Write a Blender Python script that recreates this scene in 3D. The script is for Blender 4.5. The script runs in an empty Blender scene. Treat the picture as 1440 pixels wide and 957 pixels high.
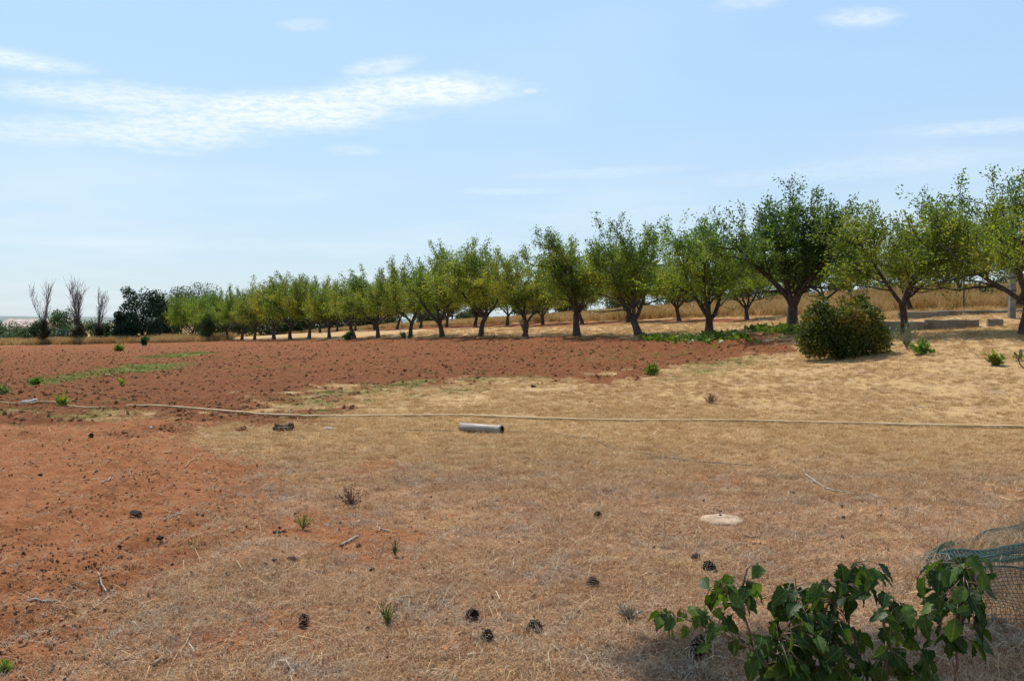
import bpy, math, random
import numpy as np
from mathutils import Vector, Matrix

C = bpy.context.scene.collection
SC = bpy.context.scene
PI = math.pi

# ------------------------------------------------------------------ camera, sky, sun
EYE = 1.65
FPX = 1300.0
PITCH = math.atan((478.5 - 452.0) / FPX)
cam_d = bpy.data.cameras.new('camera')
cam_d.sensor_width = 36.0
cam_d.lens = 36.0 * FPX / 1440.0
cam_d.clip_start = 0.05
cam_d.clip_end = 20000
cam = bpy.data.objects.new('camera', cam_d)
C.objects.link(cam)
cam.location = (0, 0, EYE)
cam.rotation_euler = (PI / 2 - PITCH, 0, 0)
SC.camera = cam

SUN_EL = math.radians(57)
SUN_AZ = math.radians(-27)          # measured from +Y towards +X
sun_dir = Vector((math.sin(SUN_AZ) * math.cos(SUN_EL), math.cos(SUN_AZ) * math.cos(SUN_EL), math.sin(SUN_EL)))
sun_d = bpy.data.lights.new('sun', 'SUN')
sun_d.energy = 4.4
sun_d.angle = math.radians(0.53)
sun_d.color = (1.0, 0.95, 0.87)
sun = bpy.data.objects.new('sun', sun_d)
C.objects.link(sun)
sun.rotation_euler = sun_dir.to_track_quat('Z', 'Y').to_euler()

SC.view_settings.view_transform = 'Standard'
SC.view_settings.look = 'None'
SC.view_settings.exposure = 0.42
SC.view_settings.gamma = 1.0
SC.cycles.max_bounces = 6
SC.cycles.transparent_max_bounces = 8


class NT:
    """small helper to write node trees"""
    def __init__(self, tree):
        self.t = tree
        tree.nodes.clear()

    def n(self, kind, **kw):
        nd = self.t.nodes.new(kind)
        ins = kw.pop('ins', {})
        for k, v in kw.items():
            setattr(nd, k, v)
        for k, v in ins.items():
            self.put(nd.inputs[k], v)
        return nd

    def put(self, sock, v):
        if isinstance(v, bpy.types.NodeSocket):
            self.t.links.new(v, sock)
        elif isinstance(v, bpy.types.Node):
            self.t.links.new(v.outputs[0], sock)
        else:
            if sock.type == 'RGBA' and len(v) == 3:
                v = (*v, 1)
            sock.default_value = v

    def math(self, op, a, b=None, clamp=False):
        nd = self.n('ShaderNodeMath', operation=op, use_clamp=clamp)
        self.put(nd.inputs[0], a)
        if b is not None:
            self.put(nd.inputs[1], b)
        return nd.outputs[0]

    def mix(self, f, a, b, blend='MIX'):
        nd = self.n('ShaderNodeMix', data_type='RGBA', blend_type=blend)
        self.put(nd.inputs[0], f)
        self.put(nd.inputs[6], a)
        self.put(nd.inputs[7], b)
        return nd.outputs[2]

    def ramp(self, f, stops):
        nd = self.n('ShaderNodeValToRGB')
        el = nd.color_ramp.elements
        el[0].position, el[0].color = stops[0][0], (*stops[0][1], 1)
        el[1].position, el[1].color = stops[-1][0], (*stops[-1][1], 1)
        for p, c in stops[1:-1]:
            e = el.new(p)
            e.color = (*c, 1)
        self.put(nd.inputs[0], f)
        return nd.outputs[0]

    def smooth(self, v, a, b, lo=0.0, hi=1.0):
        nd = self.n('ShaderNodeMapRange', interpolation_type='SMOOTHSTEP')
        self.put(nd.inputs[0], v)
        for i, x in enumerate((a, b, lo, hi)):
            nd.inputs[i + 1].default_value = x
        return nd.outputs[0]

    def noise(self, vec, scale, detail=3, rough=0.55, out=0):
        nd = self.n('ShaderNodeTexNoise')
        if vec is not None:
            self.put(nd.inputs['Vector'], vec)
        nd.inputs['Scale'].default_value = scale
        nd.inputs['Detail'].default_value = detail
        nd.inputs['Roughness'].default_value = rough
        return nd.outputs[out]


# world: daylight sky with thin high cloud
W = bpy.data.worlds.new('World')
SC.world = W
W.use_nodes = True
w = NT(W.node_tree)
sky = w.n('ShaderNodeTexSky', sky_type='NISHITA', sun_disc=False)
sky.sun_elevation = SUN_EL
sky.sun_rotation = SUN_AZ
sky.air_density = 1.0
sky.dust_density = 0.6
sky.ozone_density = 2.0
sky.altitude = 100
tc = w.n('ShaderNodeTexCoord')
sep = w.n('ShaderNodeSeparateXYZ', ins={0: tc.outputs['Generated']})
X, Y, Z = sep.outputs
az = w.math('ARCTAN2', X, Y)
el = w.math('ARCTAN2', Z, w.math('SQRT', w.math('ADD', w.math('MULTIPLY', X, X), w.math('MULTIPLY', Y, Y))))
zz = w.math('ADD', w.math('MAXIMUM', Z, 0.0), 0.06)
px_, py_ = w.math('DIVIDE', X, zz), w.math('DIVIDE', Y, zz)
plane = w.n('ShaderNodeCombineXYZ', ins={0: px_, 1: w.math('MULTIPLY', py_, 1.0), 2: 0.0}).outputs[0]
n1 = w.noise(plane, 3.6, 8, 0.68)
n2 = w.noise(plane, 17.0, 6, 0.68)
n3 = w.noise(plane, 0.55, 3, 0.5)
wob = w.math('MULTIPLY', w.math('SUBTRACT', n1, 0.5), 1.5)


def azel(px, py):
    x, z = (px - 720) / FPX, (452 - py) / FPX
    return math.atan(x), math.atan(z / math.sqrt(1 + x * x))


def ellipse(px, py, a, b, deg):
    """soft elliptical patch of cloud at a direction in the sky; a, b half sizes in radians"""
    ca, ce = azel(px, py)
    c, s = math.cos(math.radians(deg)), math.sin(math.radians(deg))
    dx, dy = w.math('SUBTRACT', az, ca), w.math('SUBTRACT', el, ce)
    u = w.math('DIVIDE', w.math('ADD', w.math('MULTIPLY', dx, c), w.math('MULTIPLY', dy, s)), a)
    v = w.math('DIVIDE', w.math('SUBTRACT', w.math('MULTIPLY', dy, c), w.math('MULTIPLY', dx, s)), b)
    d = w.math('SQRT', w.math('ADD', w.math('MULTIPLY', u, u), w.math('MULTIPLY', v, v)))
    return w.smooth(w.math('ADD', d, wob), 1.25, 0.35)


body = None
for (px, py, a, b, deg, st) in [(575, 132, .115, .019, 3, 1.0), (400, 158, .15, .025, 6, 1.0), (250, 182, .13, .020, 5, .8), (200, 143, .13, .016, 0, .75),
                                (40, 88, .055, .010, -3, .8), (110, 185, .12, .016, 3, .45), (540, 96, .04, .010, 10, .6),
                                (430, 38, .030, .007, 4, .3), (1205, 28, .045, .010, -4, .55), (1050, 4, .04, .010, 0, .4),
                                (1400, 178, .09, .008, 0, .4), (860, 243, .11, .006, 2, .22), (1180, 240, .16, .012, 3, .22), (230, 215, .04, .004, 0, .3),
                                (500, 212, .03, .006, 0, .25), (745, 130, .008, .003, 0, .6), (950, 310, .2, .02, 0, .18), (720, 270, .06, .004, 0, .25)]:
    e = w.math('MULTIPLY', ellipse(px, py, a, b, deg), st)
    body = e if body is None else w.math('MAXIMUM', body, e)
tex = w.smooth(n2, 0.34, 0.60, 0.42, 1.0)
cl = w.math('MULTIPLY', body, tex)
veil = w.math('MULTIPLY', w.smooth(n3, 0.42, 0.78), w.smooth(el, 0.5, 0.04, 0.0, 0.30))
cl = w.math('MINIMUM', w.math('ADD', w.math('MULTIPLY', cl, 0.80), veil), 0.92)
thin_haze = w.mix(w.smooth(el, 0.34, 0.0), (3.05, 4.6, 6.4), (3.35, 4.3, 5.1))
base = w.mix(w.smooth(el, 0.5, 0.0, 0.55, 0.78), sky.outputs[0], thin_haze)
skyc = w.mix(cl, base, (6.3, 6.6, 6.8))
bg = w.n('ShaderNodeBackground', ins={0: skyc, 1: 0.12})
w.n('ShaderNodeOutputWorld', ins={0: bg})

# ------------------------------------------------------------------ tagging helpers
def tag(o, label=None, cat=None, group=None, kind=None):
    if label: o['label'] = label
    if cat: o['category'] = cat
    if group: o['group'] = group
    if kind: o['kind'] = kind
    return o


def empty(name, loc, label=None, cat=None, group=None, rz=0.0):
    o = bpy.data.objects.new(name, None)
    C.objects.link(o)
    o.location = loc
    o.rotation_euler = (0, 0, rz)
    o.empty_display_size = 0.2
    return tag(o, label, cat, group)


def link(name, me, parent=None, loc=(0, 0, 0)):
    o = bpy.data.objects.new(name, me)
    C.objects.link(o)
    o.location = loc
    o.parent = parent
    return o


class Geo:
    def __init__(self):
        self.v, self.f, self.m, self.nv = [], [], [], 0
        self.attr = []

    def add(self, v, f, m=0, a=0.5):
        v = np.asarray(v, float).reshape(-1, 3)
        self.v.append(v)
        self.f += [tuple(i + self.nv for i in q) for q in f]
        self.m += [m] * len(f)
        self.attr.append(np.full(len(v), a) if np.isscalar(a) else np.asarray(a))
        self.nv += len(v)

    def tube(self, pts, rads, n=6, m=0, cap=True, a=0.5):
        pts = np.asarray(pts, float)
        if np.isscalar(rads): rads = [rads] * len(pts)
        k = len(pts)
        tan = np.gradient(pts, axis=0)
        tan /= np.maximum(np.linalg.norm(tan, axis=1, keepdims=True), 1e-9)
        ref = np.array([0.13, 0.98, 0.11]) if abs(tan[0][2]) > 0.7 else np.array([0.05, 0.1, 0.99])
        ang = np.arange(n) * 2 * PI / n
        V = []
        for i in range(k):
            s = np.cross(tan[i], ref); s /= max(np.linalg.norm(s), 1e-9)
            u = np.cross(s, tan[i])
            V.append(pts[i] + rads[i] * (np.outer(np.cos(ang), s) + np.outer(np.sin(ang), u)))
        V = np.concatenate(V)
        F = [(i * n + j, i * n + (j + 1) % n, (i + 1) * n + (j + 1) % n, (i + 1) * n + j) for i in range(k - 1) for j in range(n)]
        if cap:
            F.append(tuple(range(n))[::-1])
            F.append(tuple((k - 1) * n + j for j in range(n)))
        self.add(V, F, m, a)

    def box(self, c, s, rz=0.0, m=0, jit=0.0, rng=None):
        v = np.array([[x, y, z] for x in (-.5, .5) for y in (-.5, .5) for z in (-.5, .5)]) * np.array(s)
        if jit: v += rng.uniform(-jit, jit, v.shape)
        c0, s0 = math.cos(rz), math.sin(rz)
        v = v @ np.array([[c0, s0, 0], [-s0, c0, 0], [0, 0, 1]]) + np.array(c)
        self.add(v, [(0, 1, 3, 2), (4, 6, 7, 5), (0, 4, 5, 1), (2, 3, 7, 6), (0, 2, 6, 4), (1, 5, 7, 3)], m)

    def mesh(self, name, mats, smooth=False):
        me = bpy.data.meshes.new(name)
        V = np.concatenate(self.v) if self.v else np.zeros((0, 3))
        me.from_pydata(V.tolist(), [], self.f)
        for mt in (mats if isinstance(mats, (list, tuple)) else [mats]): me.materials.append(mt)
        me.polygons.foreach_set('material_index', self.m)
        at = me.attributes.new('shade', 'FLOAT', 'POINT')
        at.data.foreach_set('value', np.concatenate(self.attr).astype(np.float32))
        if smooth: me.polygons.foreach_set('use_smooth', [True] * len(self.f))
        me.update()
        return me


def quads_mesh(name, V, mats, shade=None, matidx=None):
    """V: (n,4,3) loose quads -> mesh, fast"""
    n = len(V)
    me = bpy.data.meshes.new(name)
    me.vertices.add(n * 4); me.loops.add(n * 4); me.polygons.add(n)
    me.vertices.foreach_set('co', V.reshape(-1).astype(np.float32))
    me.loops.foreach_set('vertex_index', np.arange(n * 4, dtype=np.int32))
    me.polygons.foreach_set('loop_start', np.arange(0, n * 4, 4, dtype=np.int32))
    for mt in (mats if isinstance(mats, (list, tuple)) else [mats]): me.materials.append(mt)
    if matidx is not None: me.polygons.foreach_set('material_index', matidx.astype(np.int32))
    if shade is not None:
        at = me.attributes.new('shade', 'FLOAT', 'POINT')
        at.data.foreach_set('value', np.repeat(shade, 4).astype(np.float32))
    me.update(calc_edges=True)
    me.validate()
    return me


# ------------------------------------------------------------------ materials
def new_mat(name):
    m = bpy.data.materials.new(name)
    m.use_nodes = True
    return m, NT(m.node_tree)


def simple(name, c1, c2, scale=8.0, rough=0.8, bump=0.2, bscale=None, metal=0.0, spec=0.3, coat=0.0):
    m, t = new_mat(name)
    co = t.n('ShaderNodeTexCoord').outputs['Object']
    col = t.mix(t.smooth(t.noise(co, scale, 5), 0.3, 0.7), c1, c2)
    nb = t.noise(co, bscale or scale * 3, 5, 0.65)
    bp = t.n('ShaderNodeBump', ins={'Strength': bump, 'Height': nb})
    bp.inputs['Distance'].default_value = 0.02
    p = t.n('ShaderNodeBsdfPrincipled', ins={'Base Color': col, 'Roughness': rough, 'Metallic': metal, 'Normal': bp.outputs[0]})
    p.inputs['Specular IOR Level'].default_value = spec
    t.n('ShaderNodeOutputMaterial', ins={0: p})
    return m


def leafy(name, stops, trans=0.35, rough=0.5, obj_tint=True, spec=0.25):
    """leaf: colour from a per-leaf value, tinted by the object's own colour, lets light through"""
    m, t = new_mat(name)
    at = t.n('ShaderNodeAttribute', attribute_name='shade')
    col = t.ramp(at.outputs['Fac'], stops)
    if obj_tint:
        oi = t.n('ShaderNodeObjectInfo')
        col = t.mix(1.0, col, oi.outputs['Color'], 'MULTIPLY')
    p = t.n('ShaderNodeBsdfPrincipled', ins={'Base Color': col, 'Roughness': rough})
    p.inputs['Specular IOR Level'].default_value = spec
    tcol = t.mix(1.0, col, (1.35, 1.25, 0.55), 'MULTIPLY')
    tr = t.n('ShaderNodeBsdfTranslucent', ins={0: tcol})
    mx = t.n('ShaderNodeMixShader', ins={0: trans, 1: p, 2: tr})
    t.n('ShaderNodeOutputMaterial', ins={0: mx})
    return m


M = {}
M['bark'] = simple('almond_bark', (.045, .030, .024), (.10, .075, .06), 9, .9, .9, 30)
M['grey_bark'] = simple('grey_bark', (.16, .14, .14), (.28, .25, .245), 6, .9, .5)
M['twig'] = simple('twig', (.13, .085, .06), (.24, .18, .13), 30, .8, .3)
M['stick'] = simple('dry_stick', (.22, .18, .15), (.40, .35, .29), 25, .85, .4)
M['darkwood'] = simple('dark_wood', (.020, .013, .010), (.07, .045, .032), 25, .95, .8)
M['concrete'] = simple('concrete', (.25, .24, .215), (.42, .40, .36), 3, .9, .5, 20)
M['concrete_dark'] = simple('weathered_concrete', (.12, .10, .075), (.27, .235, .18), 2.2, .95, .7, 14)
M['postgrey'] = simple('grey_post', (.14, .13, .115), (.25, .235, .205), 4, .9, .5, 20)
M['lid'] = simple('pale_slab', (.27, .18, .115), (.42, .31, .205), 7, .9, .4)
M['pipe'] = simple('grey_plastic_pipe', (.17, .145, .115), (.29, .25, .205), 5, .55, .1, spec=.4)
M['pipe_in'] = simple('pipe_inside', (.02, .02, .02), (.05, .045, .04), 8, .9, .1)
M['hose'] = simple('tan_hose', (.38, .26, .12), (.54, .38, .20), 2.5, .6, .1)
M['white'] = simple('white_rag', (.36, .33, .29), (.50, .47, .42), 10, .7, .3)
M['rust'] = simple('rusty_iron', (.10, .045, .03), (.22, .10, .06), 20, .8, .4, metal=.3)
M['steel'] = simple('galvanised_post', (.05, .05, .055), (.12, .12, .12), 10, .6, .2, metal=.4)
M['cable'] = simple('black_cable', (.015, .015, .017), (.04, .04, .045), 12, .6, .1)
M['cone'] = simple('cone_scale', (.022, .014, .010), (.07, .042, .028), 40, .95, .4, spec=.05)
M['cone_tip'] = simple('cone_scale_tip', (.12, .085, .06), (.30, .22, .16), 60, .95, .2, spec=.05)
M['stone'] = simple('red_stone', (.16, .065, .035), (.30, .14, .085), 12, .95, .8)
M['dung'] = simple('dark_lump', (.018, .013, .013), (.05, .035, .03), 30, .95, .8)
M['netm'] = simple('green_net_cord', (.03, .065, .050), (.10, .155, .125), 30, .5, .0)
M['roofm'] = simple('clay_roof', (.34, .24, .20), (.46, .36, .31), .6, .9, .2)
M['plaster'] = simple('far_plaster', (.36, .34, .33), (.52, .50, .48), .4, .9, .1)
M['glass'] = simple('dark_pane', (.02, .025, .03), (.05, .05, .06), 3, .2, .0)
M['clod'] = simple('red_clod', (.23, .090, .034), (.39, .17, .068), 14, .98, .9)

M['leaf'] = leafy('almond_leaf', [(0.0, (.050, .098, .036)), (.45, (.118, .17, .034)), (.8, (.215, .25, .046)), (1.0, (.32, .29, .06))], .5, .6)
M['leaf_dark'] = leafy('evergreen_leaf', [(0.0, (.010, .026, .016)), (1.0, (.035, .070, .032))], .12)
M['leaf_shrub'] = leafy('shrub_leaf', [(0.0, (.028, .050, .012)), (.55, (.075, .10, .018)), (.9, (.20, .17, .03)), (1.0, (.28, .15, .04))], .32, .6, spec=.2)
M['leaf_far'] = leafy('far_foliage', [(0.0, (.025, .05, .022)), (1.0, (.09, .13, .045))], .2)
M['leaf_green'] = leafy('fresh_green_leaf', [(0.0, (.045, .085, .02)), (1.0, (.17, .215, .045))], .36)
M['leaf_silver'] = leafy('silver_weed', [(0.0, (.16, .18, .10)), (1.0, (.34, .34, .22))], .2)
M['leaf_red'] = leafy('red_dry_weed', [(0.0, (.08, .03, .025)), (1.0, (.22, .10, .075))], .15)
M['leaf_brown'] = leafy('dead_ivy', [(0.0, (.035, .025, .018)), (1.0, (.10, .065, .04))], .15)
M['needle'] = leafy('pine_needles', [(0.0, (.02, .045, .02)), (1.0, (.06, .10, .035))], .1)


def sapling_leaf_mat():
    m, t = new_mat('sapling_leaf')
    oi = t.n('ShaderNodeObjectInfo')
    co = t.n('ShaderNodeTexCoord').outputs['Object']
    sp = t.n('ShaderNodeSeparateXYZ', ins={0: co})
    base = t.ramp(oi.outputs['Random'], [(0, (.014, .034, .007)), (.5, (.026, .058, .009)), (.85, (.055, .10, .014)), (1, (.12, .18, .03))])
    col = t.mix(t.smooth(t.noise(co, 40, 4), .35, .7), base, t.mix(.5, base, (.05, .09, .02)))
    ax = t.math('ABSOLUTE', sp.outputs[0])
    vein = t.smooth(ax, .0022, .0006)
    rib = t.math('FRACT', t.math('MULTIPLY', t.math('SUBTRACT', sp.outputs[1], t.math('MULTIPLY', ax, .8)), 70.0))
    vein = t.math('MAXIMUM', vein, t.smooth(t.math('ABSOLUTE', t.math('SUBTRACT', rib, .5)), .09, .02, 0, .5))
    col = t.mix(t.math('MULTIPLY', vein, .55), col, (.14, .19, .06))
    bp = t.n('ShaderNodeBump', ins={'Strength': .35, 'Height': vein})
    bp.inputs['Distance'].default_value = .002
    p = t.n('ShaderNodeBsdfPrincipled', ins={'Base Color': col, 'Roughness': .5, 'Normal': bp.outputs[0]})
    p.inputs['Specular IOR Level'].default_value = .2
    tr = t.n('ShaderNodeBsdfTranslucent', ins={0: t.mix(1.0, col, (1.5, 1.5, .5), 'MULTIPLY')})
    t.n('ShaderNodeOutputMaterial', ins={0: t.n('ShaderNodeMixShader', ins={0: .36, 1: p, 2: tr})})
    return m


M['sapleaf'] = sapling_leaf_mat()


def grass_mat(name, near, far, trans=.25):
    """dry blades; the sward is greyer on the trampled yard and more golden up the slope"""
    m, t = new_mat(name)
    oi = t.n('ShaderNodeObjectInfo')
    pos = t.n('ShaderNodeNewGeometry').outputs['Position']
    sp = t.n('ShaderNodeSeparateXYZ', ins={0: pos})
    big = t.noise(pos, .9, 3)
    f = t.smooth(t.math('ADD', t.math('ADD', sp.outputs[1], t.math('MULTIPLY', sp.outputs[0], .12)), t.math('MULTIPLY', big, 5.0)), 10.5, 16.5)
    r = t.math('FRACT', t.math('ADD', oi.outputs['Random'], t.math('MULTIPLY', big, .6)))
    fr_ = t.ramp(r, far)
    nr_ = t.mix(t.smooth(t.noise(pos, 1.3, 4, .65), .50, .62, 0, .75), t.ramp(r, near), t.mix(1.0, t.ramp(r, near), (.86, .98, 1.2), 'MULTIPLY'))
    nr_ = t.mix(t.smooth(t.noise(pos, .9, 4, .7), .56, .68, 0, .7), nr_, fr_)
    col = t.mix(f, nr_, fr_)
    col = t.mix(t.smooth(t.noise(pos, 60, 2), .35, .65, 0, .5), col, t.mix(1.0, col, (.55, .5, .45), 'MULTIPLY'))
    d = t.n('ShaderNodeBsdfDiffuse', ins={0: col})
    tr = t.n('ShaderNodeBsdfTranslucent', ins={0: col})
    t.n('ShaderNodeOutputMaterial', ins={0: t.n('ShaderNodeMixShader', ins={0: trans, 1: d, 2: tr})})
    return m


M['straw'] = grass_mat('dry_grass_blade',
                       [(0, (.27, .145, .078)), (.3, (.49, .285, .155)), (.6, (.62, .405, .225)), (.85, (.54, .41, .28)), (1, (.76, .60, .40))],
                       [(0, (.37, .225, .09)), (.4, (.57, .375, .175)), (.8, (.72, .51, .27)), (1, (.82, .65, .40))])
M['tallstraw'] = grass_mat('tall_dry_grass', [(0, (.30, .17, .07)), (1, (.50, .34, .15))], [(0, (.34, .20, .075)), (.5, (.50, .33, .13)), (1, (.64, .47, .24))], .3)
M['greengrass'] = grass_mat('green_grass', [(0, (.10, .14, .04)), (1, (.22, .24, .08))], [(0, (.10, .16, .035)), (1, (.24, .30, .07))], .35)

# ------------------------------------------------------------------ terrain
def hash2(ix, iy, seed):
    h = (ix.astype(np.int64) * 374761393 + iy.astype(np.int64) * 668265263 + seed * 982451653) & 0xFFFFFFFF
    h = ((h ^ (h >> 13)) * 1274126177) & 0xFFFFFFFF
    h = h ^ (h >> 16)
    return (h & 0xFFFF) / 65535.0


def vnoise(x, y, s=1.0, seed=0):
    x, y = np.asarray(x, float) / s, np.asarray(y, float) / s
    ix, iy = np.floor(x), np.floor(y)
    fx, fy = x - ix, y - iy
    fx, fy = fx * fx * (3 - 2 * fx), fy * fy * (3 - 2 * fy)
    a, b = hash2(ix, iy, seed), hash2(ix + 1, iy, seed)
    c, d = hash2(ix, iy + 1, seed), hash2(ix + 1, iy + 1, seed)
    return (a + (b - a) * fx) * (1 - fy) + (c + (d - c) * fx) * fy


def fbm(x, y, s, seed=0, oct=4):
    t, a, n = 0, 1, 0
    for i in range(oct):
        t = t + a * vnoise(x, y, s / 2 ** i, seed + i * 17); n += a; a *= .5
    return t / n


def sstep(a, b, x):
    t = np.clip((np.asarray(x, float) - a) / (b - a), 0, 1)
    return t * t * (3 - 2 * t)


def zpx(py, Yd):        # height of a point seen py pixels down at depth Yd
    return EYE - (py - 452.0) * Yd / FPX


def xpx(px, Yd):
    return (px - 720.0) / FPX * Yd


CP = []
for (px, py, Yd) in [(1115, 463, 31), (1264, 469, 27.7), (1440, 468, 24.8), (997, 470, 34.3), (898, 472, 37.5), (811, 473, 40.8), (676, 473, 47.3),
                     (577, 474.5, 53.8), (498, 475.5, 60.3), (434, 476.5, 66.9), (385, 477, 73.4), (320, 478, 83), (240, 478.5, 98), (200, 480, 85), (60, 485, 80),
                     (-200, 492, 70), (1185, 503, 24), (1040, 505, 26), (900, 528, 22.5), (1400, 512, 20.5), (1600, 500, 21), (1050, 449, 43.3), (955, 451, 46.7),
                     (820, 455, 53.3), (708, 457.5, 60), (600, 461, 68), (480, 466, 80), (400, 470, 92), (1282, 442, 35), (1240, 458, 30.5), (1330, 449.5, 30.6), (1422, 448, 29.7), (1500, 447, 29.2), (1330, 466, 28.2), (1400, 463, 27.5), (1230, 470, 28.6), (1330, 440, 32.6), (1430, 437, 31.6), (1431, 433, 34), (1300, 418, 46), (1500, 425, 40),
                     (1100, 428, 58), (950, 436, 62), (1250, 413, 62), (800, 446, 72), (600, 456, 90), (1450, 410, 60), (700, 540, 22)]:
    CP.append((xpx(px, Yd), Yd, zpx(py, Yd)))
for yy in (0, 5, 10, 14):
    for xx in (-14, -7, 0, 7, 14):
        CP.append((xx, yy, 0.0))
CP += [(-12, 17, 0), (-5, 18, .03), (-12, 30, .06), (-22, 45, .0), (-32, 25, 0), (-60, 60, -.4), (-40, 100, -.5), (-80, 140, -1.2), (0, 140, .8), (50, 130, 3.0), (90, 100, 4.2), (40, 20, 1.6),
       (60, 50, 3.2), (0, -20, 0), (30, -20, .2), (-30, -20, 0), (40, 0, .5), (-40, 0, 0)]
CP = np.array(CP)


def tps_fit(P):
    n = len(P)
    d = np.hypot(P[:, None, 0] - P[None, :, 0], P[:, None, 1] - P[None, :, 1])
    K = np.where(d > 0, d * d * np.log(np.maximum(d, 1e-9)), 0) + np.eye(n) * .4
    A = np.zeros((n + 3, n + 3)); A[:n, :n] = K
    Q = np.c_[np.ones(n), P[:, 0], P[:, 1]]
    A[:n, n:] = Q; A[n:, :n] = Q.T
    return np.linalg.solve(A, np.r_[P[:, 2], 0, 0, 0])


TW = tps_fit(CP)


def height(x, y):
    x, y = np.atleast_1d(np.asarray(x, float)), np.atleast_1d(np.asarray(y, float))
    out = np.empty(x.shape)
    xf, yf = x.ravel(), y.ravel()
    # pull query points inside the surveyed area, so the fit never runs away
    rr = np.hypot(xf, yf); k = np.minimum(1, 135 / np.maximum(rr, 1e-6))
    xq, yq = xf * k, np.maximum(yf * k, -20)
    res = np.empty(len(xf))
    for i in range(0, len(xf), 40000):
        a, b = xq[i:i + 40000], yq[i:i + 40000]
        d2 = (a[:, None] - CP[None, :, 0]) ** 2 + (b[:, None] - CP[None, :, 1]) ** 2
        res[i:i + 40000] = (.5 * d2 * np.log(np.maximum(d2, 1e-12))) @ TW[:-3] + TW[-3] + TW[-2] * a + TW[-1] * b
    far = -4.5 + 0 * rr
    b = sstep(120, 330, rr)
    res = res * (1 - b) + far * b
    # terrace scarp behind the first almond on the right
    return res.reshape(x.shape)


def hz(x, y):
    return float(height(x, y)[0])


def ray(px, py):
    d = np.array([(px - 720.0) / FPX, 1.0, -(py - 478.5) / FPX])
    c, s = math.cos(-PITCH), math.sin(-PITCH)
    return np.array([d[0], d[1] * c - d[2] * s, d[1] * s + d[2] * c])


def at(px, py):
    """the place on the ground that the photograph shows at this pixel"""
    d = ray(px, py)
    s = np.geomspace(1.0, 600, 900)
    P = d[None] * s[:, None]
    P[:, 2] += EYE
    dz = P[:, 2] - height(P[:, 0], P[:, 1])
    i = int(np.argmax(dz < 0))
    if i == 0: i = len(s) - 1
    t = dz[i - 1] / (dz[i - 1] - dz[i])
    q = P[i - 1] * (1 - t) + P[i] * t
    return np.array([q[0], q[1], hz(q[0], q[1])])


def at_d(px, py, Yd):
    """a point above the ground at depth Yd"""
    d = ray(px, py)
    return d * (Yd / d[1]) + np.array([0, 0, EYE])


def seg_dist(x, y, poly):
    """signed distance (positive inside) to a polygon in the ground plane"""
    x, y = x.ravel(), y.ravel()
    best = np.full(x.shape, 1e9); inside = np.zeros(x.shape, bool)
    n = len(poly)
    for i in range(n):
        x1, y1 = poly[i]; x2, y2 = poly[(i + 1) % n]
        dx, dy = x2 - x1, y2 - y1
        t = np.clip(((x - x1) * dx + (y - y1) * dy) / (dx * dx + dy * dy + 1e-12), 0, 1)
        best = np.minimum(best, np.hypot(x - x1 - t * dx, y - y1 - t * dy))
        cr = ((y1 > y) != (y2 > y)) & (x < (x2 - x1) * (y - y1) / (y2 - y1 + 1e-12) + x1)
        inside ^= cr
    return np.where(inside, best, -best)


def wpoly(pts):
    return [tuple(at(*p)[:2]) for p in pts]


FIELD = wpoly([(-700, 497), (-200, 493), (0, 486.5), (60, 485), (200, 481), (320, 478.5), (498, 476), (700, 474), (898, 473.5), (1000, 472.5), (1080, 470), (1122, 484),
               (1100, 493), (1030, 506), (930, 526), (800, 534), (660, 536), (560, 544), (470, 560), (395, 581), (300, 590), (0, 592), (-700, 592)])
SOIL = wpoly([(-900, 590), (0, 586), (300, 586), (390, 584), (330, 596), (270, 604), (300, 622), (370, 640), (395, 670), (370, 705), (310, 735), (280, 770), (230, 810), (170, 860), (120, 930), (-60, 1100), (-900, 1100)])
ROW2 = wpoly([(430, 468), (600, 463.5), (800, 459), (955, 454.5), (1060, 452), (1060, 446.5), (955, 448), (800, 452), (600, 458), (430, 463)])
GREENS = [wpoly(p) for p in ([(120, 524), (180, 514), (260, 511), (240, 518), (180, 525), (110, 530)],
                             [(190, 503), (280, 495), (300, 497), (250, 504)], [(60, 535), (120, 524), (130, 528), (70, 540)])]
WEEDY = [wpoly(p) for p in ([(380, 572), (400, 555), (470, 545), (560, 535), (680, 528), (800, 530), (700, 548), (560, 565), (470, 582), (400, 586)],
                            [(-200, 592), (-200, 572), (120, 574), (200, 578), (130, 592)],
                            [(930, 535), (950, 510), (1060, 497), (1110, 492), (1080, 512), (1000, 530)])]
THIN = wpoly([(-900, 560), (200, 600), (430, 640), (560, 690), (500, 740), (640, 800), (430, 870), (560, 957), (500, 1300), (-900, 1300)])
BARE = [wpoly(p) for p in ([(160, 900), (200, 870), (260, 868), (300, 885), (260, 905), (180, 915)], [(20, 940), (90, 860), (180, 840), (300, 860), (320, 900), (200, 950)],
                           [(560, 770), (680, 762), (700, 772), (600, 785)], [(380, 640), (560, 650), (600, 668), (450, 672)],
                           [(200, 900), (420, 935), (380, 957), (150, 945)], [(1000, 480), (1110, 478), (1120, 492), (1060, 500)], [(480, 720), (560, 712), (640, 730), (540, 742)])]


RUTS = [wpoly(p) for p in ([(215, 598), (300, 622), (345, 655), (350, 690), (300, 730), (180, 780), (0, 835), (-200, 880)],
                            [(300, 600), (375, 638), (408, 675), (392, 720), (320, 765), (180, 820), (20, 885), (-200, 960)],
                            [(0, 612), (120, 625), (190, 650), (190, 690), (100, 730), (-100, 770)])]


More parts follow.
